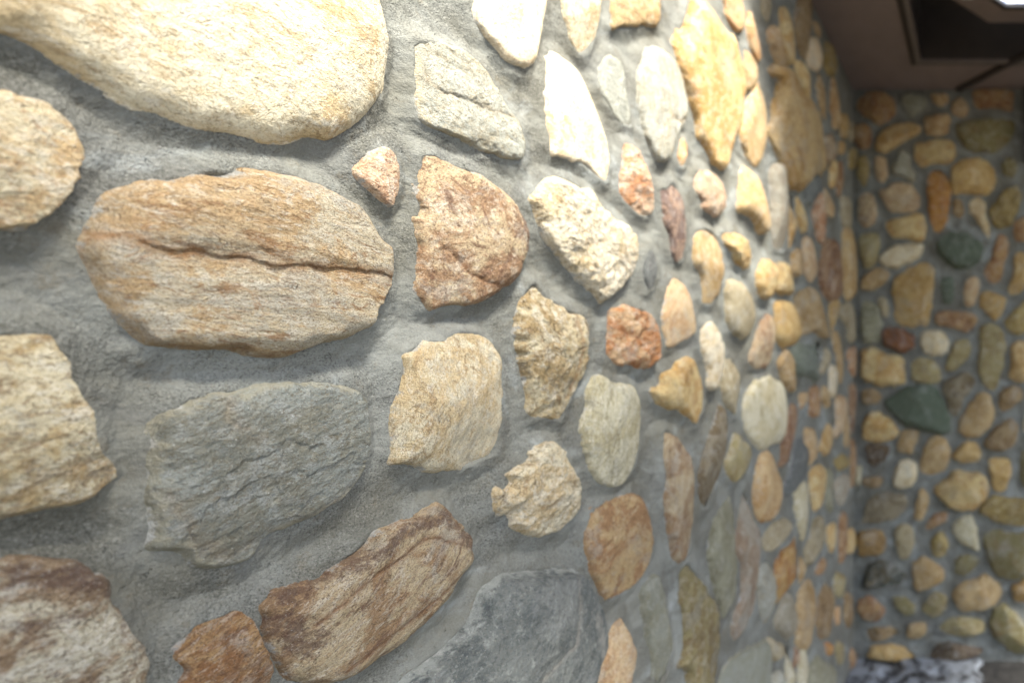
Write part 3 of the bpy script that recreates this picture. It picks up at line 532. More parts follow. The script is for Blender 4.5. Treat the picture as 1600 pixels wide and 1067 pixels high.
 ('gold','G',80,18,[(1837, 1130), (1893, 1093), (1874, 1035), (1811, 1001), (1743, 1048), (1776, 1087)],None,{}),
 ('rustbrown','G',85,16,[(2156, 1237), (2261, 1235), (2261, 1114), (2261, 1012), (2207, 1009), (2194, 1092), (2144, 1129)],None,{}),
 ('olivegold','G',85,22,[(1925, 976), (2040, 971), (2145, 927), (2121, 894), (1997, 907), (1935, 944)],None,{}),
 ('goldcream','G',80,22,[(1628, 999), (1725, 1007), (1817, 952), (1808, 898), (1757, 855), (1686, 847), (1649, 908), (1642, 954)],None,{}),
 ('greypink','G',80,18,[(1933, 894), (2084, 881), (2168, 832), (2119, 774), (2016, 756), (1943, 831)],None,{}),
 ('rust','G',88,14,[(2180, 1000), (2259, 992), (2261, 889), (2246, 766), (2180, 790)],None,{}),
 ('tangrey','Q',75,22,[(1691, 835), (1763, 816), (1780, 747), (1722, 705), (1633, 698), (1584, 728), (1591, 772), (1640, 794)],None,{}),
 ('goldcream','G',85,16,[(1847, 760), (1942, 726), (1942, 661), (1884, 627), (1838, 690)],None,{}),
 ('rust','G',88,18,[(1995, 751), (2107, 714), (2095, 620), (2061, 523), (1984, 550), (2006, 642)],None,{}),
 ('goldcream','G',85,16,[(2134, 641), (2261, 589), (2261, 519), (2197, 494), (2122, 543)],None,{}),
 ('rust','G',80,14,[(1711, 668), (1793, 663), (1810, 630), (1768, 609), (1711, 629)],None,{}),
 ('greytan','G',75,22,[(1444, 709), (1495, 659), (1507, 606), (1484, 564), (1422, 583), (1345, 659), (1365, 691), (1401, 706)],None,{}),
 ('tan','G',85,23,[(1535, 669), (1601, 672), (1657, 658), (1687, 585), (1672, 497), (1687, 418), (1587, 454), (1535, 489), (1510, 542), (1516, 614)],None,{}),
 ('tangrey','G',85,17,[(1308, 663), (1340, 632), (1405, 579), (1416, 541), (1345, 569), (1312, 608)],None,{}),
 ('creampale','R',88,20,[(1462, 575), (1485, 555), (1479, 496), (1485, 440), (1479, 349), (1434, 382), (1429, 527), (1440, 561)],None,{}),
 ('rustbrown','G',88,16,[(1503, 517), (1527, 500), (1521, 467), (1515, 428), (1491, 454), (1497, 503)],None,{}),
 ('creampale','R',88,20,[(1550, 480), (1603, 452), (1596, 427), (1617, 332), (1590, 274), (1544, 329), (1531, 424)],None,{}),
 ('greyolive','G',80,22,[(1641, 379), (1700, 371), (1842, 269), (1947, 160), (1968, 78), (1824, 84), (1648, 235)],None,{}),
 ('amber','R',80,16,[(1798, 363), (1889, 305), (1899, 262), (1852, 274), (1816, 327)],None,{}),
 ('orange','R',80,13,[(1941, 412), (2003, 380), (2014, 327), (1982, 310), (1941, 346)],None,{}),
 ('brown','G',80,20,[(1778, 577), (1875, 518), (1923, 441), (1875, 386), (1821, 348), (1728, 417), (1705, 502)],None,{}),
 ('rust','G',80,14,[(2181, 116), (2261, 56), (2261, -5), (2207, -18), (2169, 68)],None,{}),
 ('olivetan','G',80,18,[(1937, 544), (2076, 468), (2123, 402), (2009, 399), (1927, 467)],None,{}),
 ('brown','G',80,16,[(2082, 404), (2204, 330), (2231, 222), (2141, 209), (2059, 313)],None,{}),
 ('greycream','G',80,16,[(1329, 553), (1393, 522), (1414, 463), (1378, 429), (1320, 489)],None,{}),
 ('tangrey','G',80,13,[(1251, 2297), (1297, 2321), (1324, 2267), (1306, 2217), (1272, 2224)],None,{}),
 ('tangrey','G',80,13,[(2123, 2301), (2135, 2306), (2261, 2392), (2261, 2312), (2172, 2254)],None,{}),
 ('tan','G',80,14,[(2108, 1116), (2157, 1103), (2169, 985), (2108, 967), (2062, 1020)],None,{}),
 ('olivetan','G',80,14,[(1958, 278), (2054, 208), (2077, 122), (1999, 141), (1947, 229)],None,{}),
 ('greyolive','G',80,14,[(1814, 964), (1897, 958), (1916, 872), (1878, 776), (1823, 821)],None,{}),
 ('tan','G',80,14,[(1552, 775), (1592, 714), (1585, 673), (1546, 669), (1533, 729)],None,{}),
]
FAR_STONES = [
 ('rusttan','G',20,32,[(-522, 2488), (-480, 2519), (-404, 2523), (-362, 2495), (-345, 2453), (-355, 2411), (-390, 2384), (-432, 2377), (-473, 2401), (-515, 2425), (-529, 2460)],None,{}),
 ('greygreen','G',0,16,[(-314, 2515), (-231, 2508), (-210, 2466), (-245, 2431), (-273, 2403), (-307, 2431), (-328, 2473)],None,{}),
 ('tanorange','G',0,16,[(-200, 2513), (-110, 2513), (-117, 2471), (-151, 2447), (-186, 2471)],None,{}),
 ('tanpink','G',0,23,[(-66, 2502), (-34, 2474), (-20, 2439), (-38, 2408), (-83, 2405), (-107, 2432), (-97, 2474)],'small drop shaped pinkish stone in the top course',{}),
 ('rusttan','S',0,26,[(-13, 2531), (175, 2531), (171, 2478), (165, 2426), (85, 2447), (1, 2440), (-13, 2485)],None,{}),
 ('darkolive','R',0,39,[(-86, 2367), (-44, 2394), (53, 2401), (185, 2401), (189, 2353), (158, 2290), (95, 2248), (12, 2245), (-51, 2269), (-86, 2318)],'wide dark olive stone below the top right corner',{}),
 ('rusttan','G',80,21,[(-534, 2367), (-496, 2384), (-461, 2370), (-454, 2332), (-461, 2269), (-510, 2263), (-534, 2297), (-537, 2332)],None,{}),
 ('gold','R',20,31,[(-426, 2333), (-356, 2375), (-287, 2385), (-238, 2368), (-245, 2333), (-287, 2305), (-349, 2277), (-405, 2246), (-443, 2260), (-440, 2298)],None,{}),
 ('tanorange','G',0,29,[(-227, 2404), (-165, 2422), (-106, 2422), (-109, 2377), (-116, 2328), (-172, 2321), (-220, 2328)],None,{}),
 ('goldcream','G',0,34,[(-275, 2284), (-205, 2305), (-115, 2311), (-87, 2284), (-77, 2242), (-108, 2197), (-171, 2200), (-240, 2179), (-268, 2214)],None,{}),
 ('tanpink','R',80,21,[(-448, 2234), (-382, 2238), (-386, 2186), (-382, 2144), (-410, 2113), (-441, 2137)],None,{}),
 ('olivegold','R',80,21,[(-520, 2236), (-475, 2239), (-465, 2180), (-472, 2097), (-503, 2090), (-524, 2138)],None,{}),
 ('greycream','Q',0,26,[(-325, 2269), (-290, 2234), (-280, 2185), (-255, 2164), (-262, 2109), (-297, 2130), (-367, 2157), (-374, 2178), (-346, 2213)],None,{}),
 ('amber','R',85,34,[(-210, 2171), (-151, 2189), (-109, 2143), (-102, 2060), (-116, 1977), (-137, 1900), (-165, 1883), (-189, 1900), (-206, 1990), (-213, 2081)],'tall orange stone tapering downward',{}),
 ('tangold','R',0,36,[(-109, 2183), (-53, 2224), (30, 2231), (72, 2196), (96, 2134), (86, 2078), (51, 2051), (-26, 2068), (-95, 2064), (-113, 2113)],None,{}),
 ('darkolive','R',0,18,[(141, 2233), (182, 2226), (193, 2178), (168, 2136), (127, 2150), (113, 2199)],None,{}),
 ('creampink','Q',0,31,[(-424, 2079), (-365, 2114), (-289, 2121), (-261, 2086), (-237, 2030), (-247, 1996), (-317, 1978), (-379, 1989), (-414, 2037)],None,{}),
 ('pinkrust','R',85,23,[(-511, 2063), (-477, 2080), (-445, 2056), (-431, 1993), (-438, 1937), (-490, 1913), (-518, 1944), (-518, 2014)],None,{}),
 ('goldcream','R',0,31,[(-410, 1932), (-341, 1964), (-251, 1986), (-223, 1969), (-205, 1911), (-223, 1856), (-271, 1859), (-369, 1873)],None,{}),
 ('brown','G',0,16,[(-100, 2048), (-61, 2048), (-41, 1993), (-55, 1951), (-100, 1972)],None,{}),
 ('creamtan','R',-70,23,[(-22, 2045), (27, 2056), (48, 2024), (48, 1976), (68, 1920), (75, 1871), (61, 1858), (34, 1906), (-1, 1969), (-32, 1990)],None,{}),
 ('olivegold','G',60,34,[(87, 2041), (142, 2097), (191, 2118), (208, 2062), (198, 1992), (163, 1930), (121, 1906), (73, 1930), (59, 1986)],None,{}),
 ('rusttan','G',0,23,[(170, 1939), (219, 1967), (260, 1946), (253, 1876), (219, 1849), (170, 1862)],None,{}),
 ('olivetan','R',85,26,[(-519, 1900), (-422, 1906), (-415, 1844), (-436, 1747), (-492, 1733), (-512, 1802)],None,{}),
 ('creamwhite','G',15,34,[(-421, 1791), (-365, 1839), (-289, 1850), (-226, 1846), (-226, 1805), (-268, 1770), (-337, 1742), (-393, 1739), (-421, 1763)],'smooth whitish stone left of the round dark green one',{}),
 ('darkgreen','C',0,47,[(-173, 1858), (-117, 1900), (-48, 1907), (15, 1872), (39, 1817), (22, 1761), (-34, 1723), (-89, 1737), (-145, 1775), (-173, 1810)],'round dark green stone',{}),
 ('tan','G',20,26,[(-511, 1689), (-452, 1738), (-397, 1745), (-376, 1717), (-397, 1668), (-452, 1633), (-508, 1640)],None,{}),
 ('tangold','G',70,36,[(-370, 1688), (-293, 1737), (-210, 1779), (-182, 1737), (-172, 1647), (-189, 1549), (-210, 1487), (-293, 1476), (-356, 1501), (-360, 1577), (-373, 1633)],None,{}),
 ('darkgreen','R',80,21,[(-151, 1700), (-92, 1704), (-88, 1645), (-99, 1579), (-140, 1579), (-154, 1645)],None,{}),
 ('tanpink','R',85,20,[(-39, 1694), (10, 1708), (24, 1659), (3, 1576), (-46, 1565), (-53, 1624)],None,{}),
 ('rusttan','R',75,26,[(104, 1897), (146, 1883), (149, 1820), (132, 1758), (118, 1681), (83, 1654), (42, 1688), (35, 1730), (69, 1779), (90, 1841)],None,{}),
 ('tangold','G',80,26,[(172, 1813), (228, 1819), (242, 1708), (207, 1625), (151, 1611), (145, 1653), (172, 1722)],None,{}),
 ('tangold','G',0,26,[(23, 1623), (64, 1643), (141, 1616), (134, 1553), (92, 1504), (44, 1539), (16, 1574)],None,{}),
 ('greyolive','G',85,26,[(-506, 1581), (-485, 1605), (-429, 1581), (-408, 1504), (-415, 1414), (-485, 1400), (-513, 1448)],None,{}),
 ('tangrey','R',85,16,[(-435, 1610), (-400, 1617), (-379, 1568), (-379, 1519), (-407, 1519), (-424, 1568)],None,{}),
 ('wetrust','Q',-20,39,[(-416, 1456), (-385, 1487), (-322, 1477), (-260, 1442), (-260, 1393), (-301, 1362), (-364, 1372), (-406, 1407)],'glossy dark rust red stone',{'gloss': 1}),
 ('creamwhite','G',0,34,[(-240, 1457), (-177, 1474), (-129, 1450), (-108, 1408), (-129, 1360), (-191, 1349), (-240, 1374)],'small rounded cream stone beside the glossy rust red one',{}),
 ('rust','G',0,26,[(-185, 1539), (-130, 1553), (2, 1539), (16, 1504), (-19, 1445), (-102, 1469), (-172, 1490)],None,{}),
 ('olivetan','G',60,23,[(-82, 1427), (-20, 1427), (-13, 1372), (-47, 1316), (-103, 1282), (-138, 1288), (-117, 1351)],None,{}),
 ('olivetan','G',85,29,[(23, 1482), (65, 1503), (127, 1468), (141, 1406), (127, 1309), (92, 1183), (44, 1218), (9, 1288), (16, 1392)],None,{}),
 ('olivegold','R',60,29,[(124, 1504), (179, 1560), (228, 1608), (242, 1476), (200, 1434), (152, 1455)],None,{}),
 ('gold','G',80,31,[(151, 1395), (193, 1423), (248, 1409), (248, 1256), (207, 1228), (144, 1249), (165, 1326)],None,{}),
 ('goldcream','Q',0,36,[(-503, 1376), (-455, 1397), (-406, 1362), (-323, 1355), (-302, 1300), (-309, 1230), (-364, 1220), (-441, 1223), (-503, 1244), (-510, 1314)],None,{}),
 ('olivetan','R',0,26,[(-285, 1337), (-188, 1344), (-153, 1295), (-153, 1232), (-202, 1226), (-285, 1239)],None,{}),
 ('brown','G',0,18,[(-506, 1202), (-451, 1212), (-402, 1174), (-423, 1139), (-499, 1136)],None,{}),
 ('darkgreen','C',-20,49,[(-401, 1152), (-338, 1193), (-255, 1235), (-171, 1221), (-143, 1173), (-116, 1096), (-98, 1034), (-130, 1002), (-213, 1016), (-296, 1041), (-352, 1068), (-387, 1117)],'large angular dark green stone in the middle of the far wall',{}),
 ('greybrown','Q',80,29,[(-141, 1229), (-103, 1263), (-40, 1281), (2, 1249), (-12, 1201), (-47, 1152), (-75, 1083), (-103, 1076), (-123, 1131), (-141, 1187)],None,{}),
 ('tan','G',50,34,[(-62, 1085), (-27, 1148), (28, 1196), (77, 1175), (91, 1106), (70, 1036), (28, 988), (-27, 984), (-83, 1016)],None,{}),
 ('brown','G',0,26,[(113, 1203), (175, 1227), (217, 1203), (210, 1154), (161, 1119), (113, 1098), (99, 1147)],None,{}),
 ('creamrust','G',0,39,[(-496, 1048), (-475, 1096), (-426, 1114), (-370, 1076), (-329, 1027), (-336, 992), (-398, 971), (-468, 975), (-503, 992)],'cream stone with a rusty foot',{}),
 ('darkbrown','R',0,23,[(-488, 964), (-439, 968), (-376, 957), (-383, 898), (-439, 856), (-474, 877)],None,{}),
 ('tan','G',80,23,[(-330, 1022), (-250, 1027), (-250, 977), (-278, 917), (-348, 928)],None,{}),
 ('brown','S',60,31,[(46, 982), (102, 1045), (165, 1079), (192, 1038), (185, 968), (144, 930), (88, 933), (39, 947)],None,{}),
 ('tangold','G',0,31,[(-92, 926), (-58, 974), (19, 974), (33, 919), (5, 874), (-51, 881), (-106, 898)],None,{}),
 ('tan','R',80,31,[(-219, 969), (-177, 1003), (-129, 990), (-104, 927), (-122, 851), (-177, 816), (-233, 823), (-243, 878)],None,{}),
 ('creamwhite','R',80,34,[(-353, 843), (-332, 892), (-291, 899), (-256, 871), (-249, 823), (-277, 774), (-332, 764), (-364, 781)],None,{}),
 ('brown','R',0,23,[(-500, 812), (-444, 819), (-396, 812), (-409, 770), (-465, 764), (-500, 777)],None,{}),
 ('tangold','R',85,29,[(54, 906), (158, 906), (165, 844), (137, 753), (89, 746), (68, 816)],None,{}),
 ('goldcream','Q',0,55,[(-188, 767), (-147, 801), (-91, 850), (-35, 836), (13, 843), (55, 815), (69, 753), (34, 704), (-1, 669), (-56, 655), (-105, 676), (-161, 718)],'big knobbly pale cream stone standing proud of the far wall',{}),
 ('tan','R',80,21,[(-234, 787), (-200, 738), (-207, 675), (-234, 620), (-276, 627), (-262, 703)],None,{}),
 ('darkolive','G',80,21,[(204, 939), (246, 953), (246, 772), (218, 758), (194, 828)],None,{}),
 ('creamwhite','R',80,21,[(216, 1108), (245, 1108), (245, 990), (216, 1004)],None,{}),
 ('creampale','G',85,18,[(-529, 873), (-498, 873), (-501, 811), (-518, 734), (-534, 741)],None,{}),
 ('greybrown','S',5,29,[(-503, 616), (-490, 679), (-455, 742), (-351, 748), (-295, 728), (-302, 665), (-364, 623), (-434, 609), (-517, 609)],None,{}),
 ('rust','R',30,21,[(-212, 621), (-171, 662), (-115, 662), (-122, 621), (-171, 593), (-226, 575)],None,{}),
 ('olivegold','G',0,36,[(11, 665), (32, 707), (88, 735), (157, 728), (255, 714), (255, 603), (171, 596), (88, 617), (39, 644)],None,{}),
 ('creampale','G',-60,26,[(-107, 597), (-51, 646), (-16, 653), (5, 591), (25, 486), (-2, 490), (-79, 528)],None,{}),
 ('goldbrown','G',0,34,[(-520, 574), (-464, 591), (-409, 584), (-384, 532), (-409, 476), (-464, 462), (-520, 469), (-527, 525)],None,{}),
 ('tangrey','G',85,23,[(-356, 594), (-318, 615), (-269, 587), (-269, 504), (-297, 448), (-325, 448), (-353, 504)],None,{}),
 ('olivegold','R',0,29,[(-207, 512), (-172, 575), (-137, 575), (-109, 512), (-137, 463), (-179, 463)],None,{}),
 ('darkolive','G',0,44,[(39, 564), (87, 585), (178, 578), (254, 571), (254, 376), (157, 355), (94, 376), (53, 439), (39, 501)],None,{}),
 ('blackgreen','R',20,44,[(-504, 358), (-476, 434), (-421, 455), (-365, 441), (-337, 406), (-299, 385), (-323, 344), (-393, 330), (-455, 316), (-497, 323)],'blackish green stone near the foot of the far wall',{}),
 ('tan','G',0,36,[(-278, 447), (-229, 465), (-180, 447), (-132, 406), (-132, 357), (-187, 329), (-250, 308), (-278, 329), (-281, 392)],None,{}),
 ('darkolive','R',0,16,[(-85, 464), (-37, 478), (26, 457), (5, 416), (-50, 374), (-92, 388)],None,{}),
 ('tan','R',20,44,[(-82, 337), (-6, 364), (43, 385), (92, 364), (133, 309), (85, 246), (15, 222), (-68, 222), (-99, 260), (-92, 309)],None,{}),
 ('goldbrown','R',0,31,[(157, 343), (247, 371), (247, 253), (171, 260)],None,{}),
 ('rusttan','S',70,26,[(-513, 280), (-478, 301), (-436, 280), (-394, 217), (-422, 176), (-492, 179), (-523, 231)],None,{}),
 ('darkolive','R',0,21,[(-373, 286), (-311, 293), (-262, 251), (-262, 210), (-311, 203), (-353, 237)],None,{}),
 ('olivetan','G',0,26,[(-205, 299), (-163, 313), (-114, 285), (-128, 223), (-191, 188), (-232, 223), (-229, 257)],None,{}),
 ('olivetan','R',0,31,[(-159, 162), (-111, 197), (-34, 204), (49, 183), (42, 128), (-34, 110), (-118, 114), (-166, 135)],None,{}),
 ('darkolive','R',0,47,[(72, 239), (128, 260), (176, 225), (232, 155), (246, 30), (155, 37), (86, 107), (58, 169)],None,{}),
 ('brown','R',0,23,[(-493, 148), (-420, 155), (-337, 151), (-337, 109), (-420, 92), (-476, 92)],None,{}),
 ('tan','G',0,23,[(-295, 171), (-212, 178), (-212, 122), (-253, 98), (-312, 108)],None,{}),
 ('tangold','R',0,31,[(-465, 71), (-378, 80), (-309, 71), (-262, 31), (-256, 2), (-332, 2), (-424, 10), (-482, 22)],None,{}),
 ('darkbrown','R',0,31,[(-200, 53), (-171, 85), (-101, 90), (-26, 73), (49, 53), (3, 18), (-72, 3), (-217, 1)],None,{}),
]

# ---------------------------------------------------------------- stones set in a wall
# A wall face is the sheet (u, v): u runs along the wall, v is height, w stands out of it.
def to_near(u, v, w): return WALL_X + w, u, v       # near wall: u = depth, w = +x
def to_far(u, v, w): return u, WALL_Y - w, v        # far wall: u = x, w = -y

def build_stone(rng_id, pal, kind, ang, H, pts, step, wall_map, parent, origin, flip, label=None,
                crease=None, cd=5, flat=None, gloss=0, stain=None, cw=1.0):
    rs = np.random.RandomState(1000 + rng_id)
    poly = chaikin(np.array(pts, float)/1000.0)
    H = H/1000.0
    lo = poly.min(0); hi = poly.max(0); size = hi-lo
    mid = (lo+hi)/2
    marg = min(0.008, 0.12*min(size)) + 0.002
    nu = int(np.clip((size[0]+2*marg)/step[0], 14, 330)); nv = int(np.clip((size[1]+2*marg)/step[1], 14, 330))
    U, V = np.meshgrid(np.linspace(lo[0]-marg, hi[0]+marg, nu), np.linspace(lo[1]-marg, hi[1]+marg, nv))
    m = min(size)
    ragged = dict(S=1.0, G=0.9, Q=1.5, C=0.9, R=0.7)[kind]
    sx = rs.uniform(-50, 50); sy = rs.uniform(-50, 50)
    wa = ragged*min(0.0022, 0.035*m)
    wu = wa*fbm(U*70+sx, V*70+sy, 5, 3, 0.55); wv = wa*fbm(U*70-sx, V*70+sy+9, 5, 11, 0.55)
    far_ = 1.0 if step[1] < .0022 else 1.9
    chip = np.clip(.55 + 1.5*perlin(U*2.6/m+3, V*2.6/m, 97), .12, 1.6)
    wu = wu*chip; wv = wv*chip
    lw = 0.035*m*min(1.0, ragged+.2)*far_
    wu = wu + lw*fbm(U*2.2/m+sy, V*2.2/m, 3, 7, .6); wv = wv + lw*fbm(U*2.2/m, V*2.2/m+sx, 3, 9, .6)
    S = signed_dist(U+wu, V+wv, poly)
    S0 = signed_dist(U+.3*wu, V+.3*wv, poly)
    smax = max(S.max(), 1e-3)
    fl = (flat if flat is not None else dict(S=.55, G=.5, Q=.5, C=.45, R=.62)[kind])*rs.uniform(.8, 1.15)
    R = smax*min(1.0, fl)
    T = np.clip((S0+.001)/R, 0, 1)
    prof = (1-(1-T)**2.0)**0.7
    H = H*0.88
    # along / across coordinates of the grain
    ca, sa = math.cos(radians(ang)), math.sin(radians(ang))
    du, dv = (U-mid[0]), (V-mid[1])
    g = 1 if not flip else -1
    al = g*du*ca + dv*sa; ac = -g*du*sa + dv*ca
    tilt = 1 + rs.uniform(-.28, .28)*du/(size[0]+1e-6) + rs.uniform(-.28, .28)*dv/(size[1]+1e-6)
    h = H*prof*tilt
    f0 = 1.6/m
    h += H*prof*(0.20*fbm(du*f0+sx, dv*f0+sy, 3, 21))
    fade = np.clip(S/0.004, 0, 1)
    amp = dict(S=.0011, G=.0011, Q=.0026, C=.0012, R=.0005)[kind]*min(1.0, m/0.05+.25)
    h += fade*amp*0.8*fbm(al*70+sx, ac*70+sy, 5, 31, 0.6)
    # a few flat facets knock the dome about
    for q_ in range(4):
        th = rs.uniform(0, 6.28); sl = rs.uniform(.15, .7)*H/(0.35*m)
        pl = H*rs.uniform(.95, 1.25) - sl*(np.cos(th)*du+np.sin(th)*dv) + .0006*fbm(al*60, ac*60, 3, 60+q_)
        kk_ = .0015
        h = -kk_*np.logaddexp(-h/kk_, -pl/kk_)
    if kind == 'S':
        wob = 0.004*fbm(al*18+sx, ac*18, 3, 35)
        h += fade*0.0006*fbm(al*20+sx, (ac+wob)*120+sy, 4, 41)
        h += fade*0.0009*fbm(al*7+sy, (ac+wob)*38+sx, 3, 43)
    elif kind == 'Q':
        h += fade*0.0019*min(1, m/.06)*ridged(al*38+sx, ac*44+sy, 5, 45)
        h += fade*0.0022*min(1, m/.06)*np.round(2.2*fbm(al*16+sx, ac*20+sy, 4, 47))/2.2
    elif kind == 'C':
        h += fade*0.0014*min(1, m/.06)*np.round(1.6*fbm(al*11+sx, ac*15+sy, 5, 49))/1.6
        h += fade*0.0005*ridged(al*60, ac*90, 3, 51)
    elif kind == 'G':
        h += fade*0.0007*ridged(al*75+sx, ac*95+sy, 4, 53)
    crk = np.zeros_like(U)
    for line in (crease or []):
        L = np.array(line, float)/1000.0
        wob = 0.0035*fbm(U*60+sx, V*60+sy, 4, 61)
        d, side = line_dist(U+wob, V+wob*.7, L)
        c = 0.42*cd/1000.0
        soft = np.exp(-(d/(0.009*cw))**1.5); sharp = np.exp(-(d/0.0009)**2)
        cut = np.where(side > 0, 0.55*np.exp(-(d/(0.0045*cw))**2), soft) + (.35 if cw == 1 else .12)*sharp*(1+fbm(U*90, V*90, 2, 66))
        grow = np.clip(np.hypot(U-L[0, 0], V-L[0, 1])/(.22*np.hypot(*(L[-1]-L[0])))-.15, .05, 1)
        h -= c*cut*np.clip(S/0.006, 0, 1)*grow*(.8+.35*perlin(U*45, V*45, 67))
        crk = np.maximum(crk, np.exp(-(d/(0.0028*cw**.8))**1.3))
    stn = np.zeros_like(U)
    for line, wid in (stain or []):
        d, _s = line_dist(U, V, np.array(line, float)/1000.0)
        e_ = np.exp(-(d/(abs(wid)/1000.0))**2)
        stn = np.maximum(stn, e_) if wid > 0 else np.where(e_ > .3, -e_, stn)
    h = np.minimum(h, 2.6*S - 0.0003)
    keepv = S > -0.0055
    keep = keepv[:-1, :-1] | keepv[1:, :-1] | keepv[:-1, 1:] | keepv[1:, 1:]
    X, Y, Z = wall_map(U, V, h)
    cx, cy, cz = wall_map(mid[0], mid[1], 0.0)
    off = rs.uniform(0, 20, 3)
    me = grid_mesh('stone', X-cx, Y-cy, Z-cz, keep, dict(tc=(al+off[0], ac+off[1], h+off[2]), edge=S, crk=crk, stn=stn), flip)
    o = link('stone', me, M_STONE[kind], parent, (cx-origin[0], cy-origin[1], cz-origin[2]))
    p = (FARPAL if wall_map is to_far else PAL)[pal]
    o['gr'] = float(rs.uniform(.65, 1.5)); o['sk'] = float(rs.uniform(.35, 1.0))
    v = 1 + rs.uniform(-.06, .06)
    for i, nme in enumerate(('col1', 'col2', 'col3')):
        o[nme] = [min(.92, float(x*v)) for x in p[i]]
    o['gloss'] = float(gloss); o['fs'] = float(1/max(m, .03))
    if label: o['label'] = label
    return poly

def mortar_face(U1, V1, polys, wall_map, parent, origin, flip, rough, recess):
    U, V = np.meshgrid(U1, V1)
    D = np.full(U.shape, -0.05)
    for poly in polys:
        lo = poly.min(0)-0.03; hi = poly.max(0)+0.03
        i0, i1 = np.searchsorted(U1, (lo[0], hi[0])); j0, j1 = np.searchsorted(V1, (lo[1], hi[1]))
        if i1 <= i0 or j1 <= j0: continue
        sub = (slice(j0, j1), slice(i0, i1))
        st = max(1, len(poly)//30)
        D[sub] = np.maximum(D[sub], signed_dist(U[sub], V[sub], poly[::st]))
    out = np.clip(-D, 0, None)
    h = -recess*(1-np.exp(-(out/0.014)**1.4))
    h += rough*1.1*fbm(U*11+3, V*11, 3, 71)*np.clip(out/0.008, 0.15, 1)
    h += rough*0.55*fbm(U*60+3, V*45, 4, 75, .6)
    h += rough*0.22*ridged(U*20+5*V, V*17-3*U, 3, 77)*np.clip(out/0.01, 0, 1)
    # trowel strokes
    wu = 0.02*perlin(U*6, V*6, 81)
    h += rough*0.10*ridged((U+wu)*22, (V+wu)*70, 2, 83)
    h = np.where(D > 0, h*np.clip(1-D/.003, 0, 1) - 0.9*np.clip(D-.0022, 0, None), h)
    inn = D > 0.0045
    keep = ~(inn[:-1, :-1] & inn[1:, :-1] & inn[:-1, 1:] & inn[1:, 1:])
    X, Y, Z = wall_map(U, V, h)
    me = grid_mesh('mortar', X-origin[0], Y-origin[1], Z-origin[2], keep, None, flip)
    return link('mortar', me, M_MORTAR, parent)

def filler(rs, boxr, cell, taken, visible, most):
    """rounded random outlines in mm for the stretches of wall the photograph leaves out"""
    u0, u1, v0, v1 = boxr
    T = 5200
    cu = rs.uniform(u0, u1, T); cv = rs.uniform(v0, v1, T)
    free = np.full(T, 9.0)
    for p in taken: free = np.minimum(free, -signed_dist(cu, cv, p[::3]))
    order = list(range(T)); got = []; res = []
    for big in (cell, cell*.8, cell*.62, cell*.45):
        for i in order:
            if len(res) >= most: break
            r = big*rs.uniform(.85, 1.1)
            if free[i] < r+.010 or visible(cu[i], cv[i], r): continue
            if cu[i]-r < u0 or cu[i]+r > u1 or cv[i]-r < v0 or cv[i]+r > v1: continue
            if any((cu[i]-x)**2 + (cv[i]-y)**2 < (r+q+.008)**2 for x, y, q in got): continue
            got.append((cu[i], cv[i], r))
            th = rs.uniform(0, 6.28); st = rs.uniform(.0, .22); ax = rs.uniform(0, 3.14)
            pts = []
            for q in range(9):
                t = th + q*2*math.pi/9; rr = r*(1.04-rs.uniform(0, .2))
                x, y = rr*math.cos(t), rr*math.sin(t)
                x2, y2 = x*math.cos(ax)+y*math.sin(ax), (-x*math.sin(ax)+y*math.cos(ax))*(1-st)
                x, y = x2*math.cos(ax)-y2*math.sin(ax), x2*math.sin(ax)+y2*math.cos(ax)
                pts.append(((cu[i]+x*1.06)*1000, (cv[i]+y*1.06)*1000))
            res.append(pts)
    return res

rs0 = np.random.RandomState(5)
FP = ['tan', 'tangold', 'goldcream', 'cream', 'tangrey', 'brown', 'greymica', 'rusttan', 'olivetan', 'gold']
# ---- near wall
near = empty('stone_wall', (WALL_X, 1.0, 0))
thing(near, 'rubble stone wall with grey mortar running close past the camera into the corner', 'wall')
NEAR_O = (WALL_X, 1.0, 0)
polysA = []
for i, (pal, kind, ang, H, pts, label, kw) in enumerate(NEAR_STONES):
    P_ = np.array(pts, float)/1000
    yc = max(0.26, np.sort(P_[:, 0])[len(P_)//3])
    px_v = yc/800.0; px_u = yc*yc/(800*0.53)
    f = 1.9 if yc < 0.9 else 2.6
    polysA.append(build_stone(i, pal, kind, ang, H, pts, (px_u*f, px_v*f), to_near, near, NEAR_O, False, label, **kw))
visA = lambda u, v, r: u > 0.25-r and abs(v-EYE) < 0.67*u + r
k_ = 500
for pts in filler(rs0, (-1.0, 2.25, 0.03, CEIL-.02), .098, list(polysA), visA, 155):
    polysA.append(build_stone(k_, FP[k_ % len(FP)], 'GRS'[k_ % 3], rs0.uniform(-20, 20), 15, pts, (.008, .008), to_near, near, NEAR_O, False)); k_ += 1
ys = [0.424/(1523-p) for p in np.arange(-50, 1338, 2.6)]
ys = [800*y for y in []] or [800*0.53/(1523-p) for p in np.arange(-60, 1336.5, 2.6)]
U1 = np.array(list(np.linspace(-1.0, ys[0]-.006, 90)) + ys + [WALL_Y+.01])
half = [0.0]
while half[-1] < 1.5: half.append(half[-1] + 2.6*max(half[-1], 0.17)/534)
V1 = np.array([EYE-h for h in half[:0:-1]] + [EYE+h for h in half])
V1 = V1[(V1 > -0.02) & (V1 < CEIL+.03)]
mortar_face(U1, V1, polysA, to_near, near, NEAR_O, False, 0.0023, 0.0085)
link('wall_core', boxes('wall_core', [(-.25, -.03, -2.0, WALL_Y-1.0+.28, -.05, CEIL+.25)]), M_MORTAR, near)
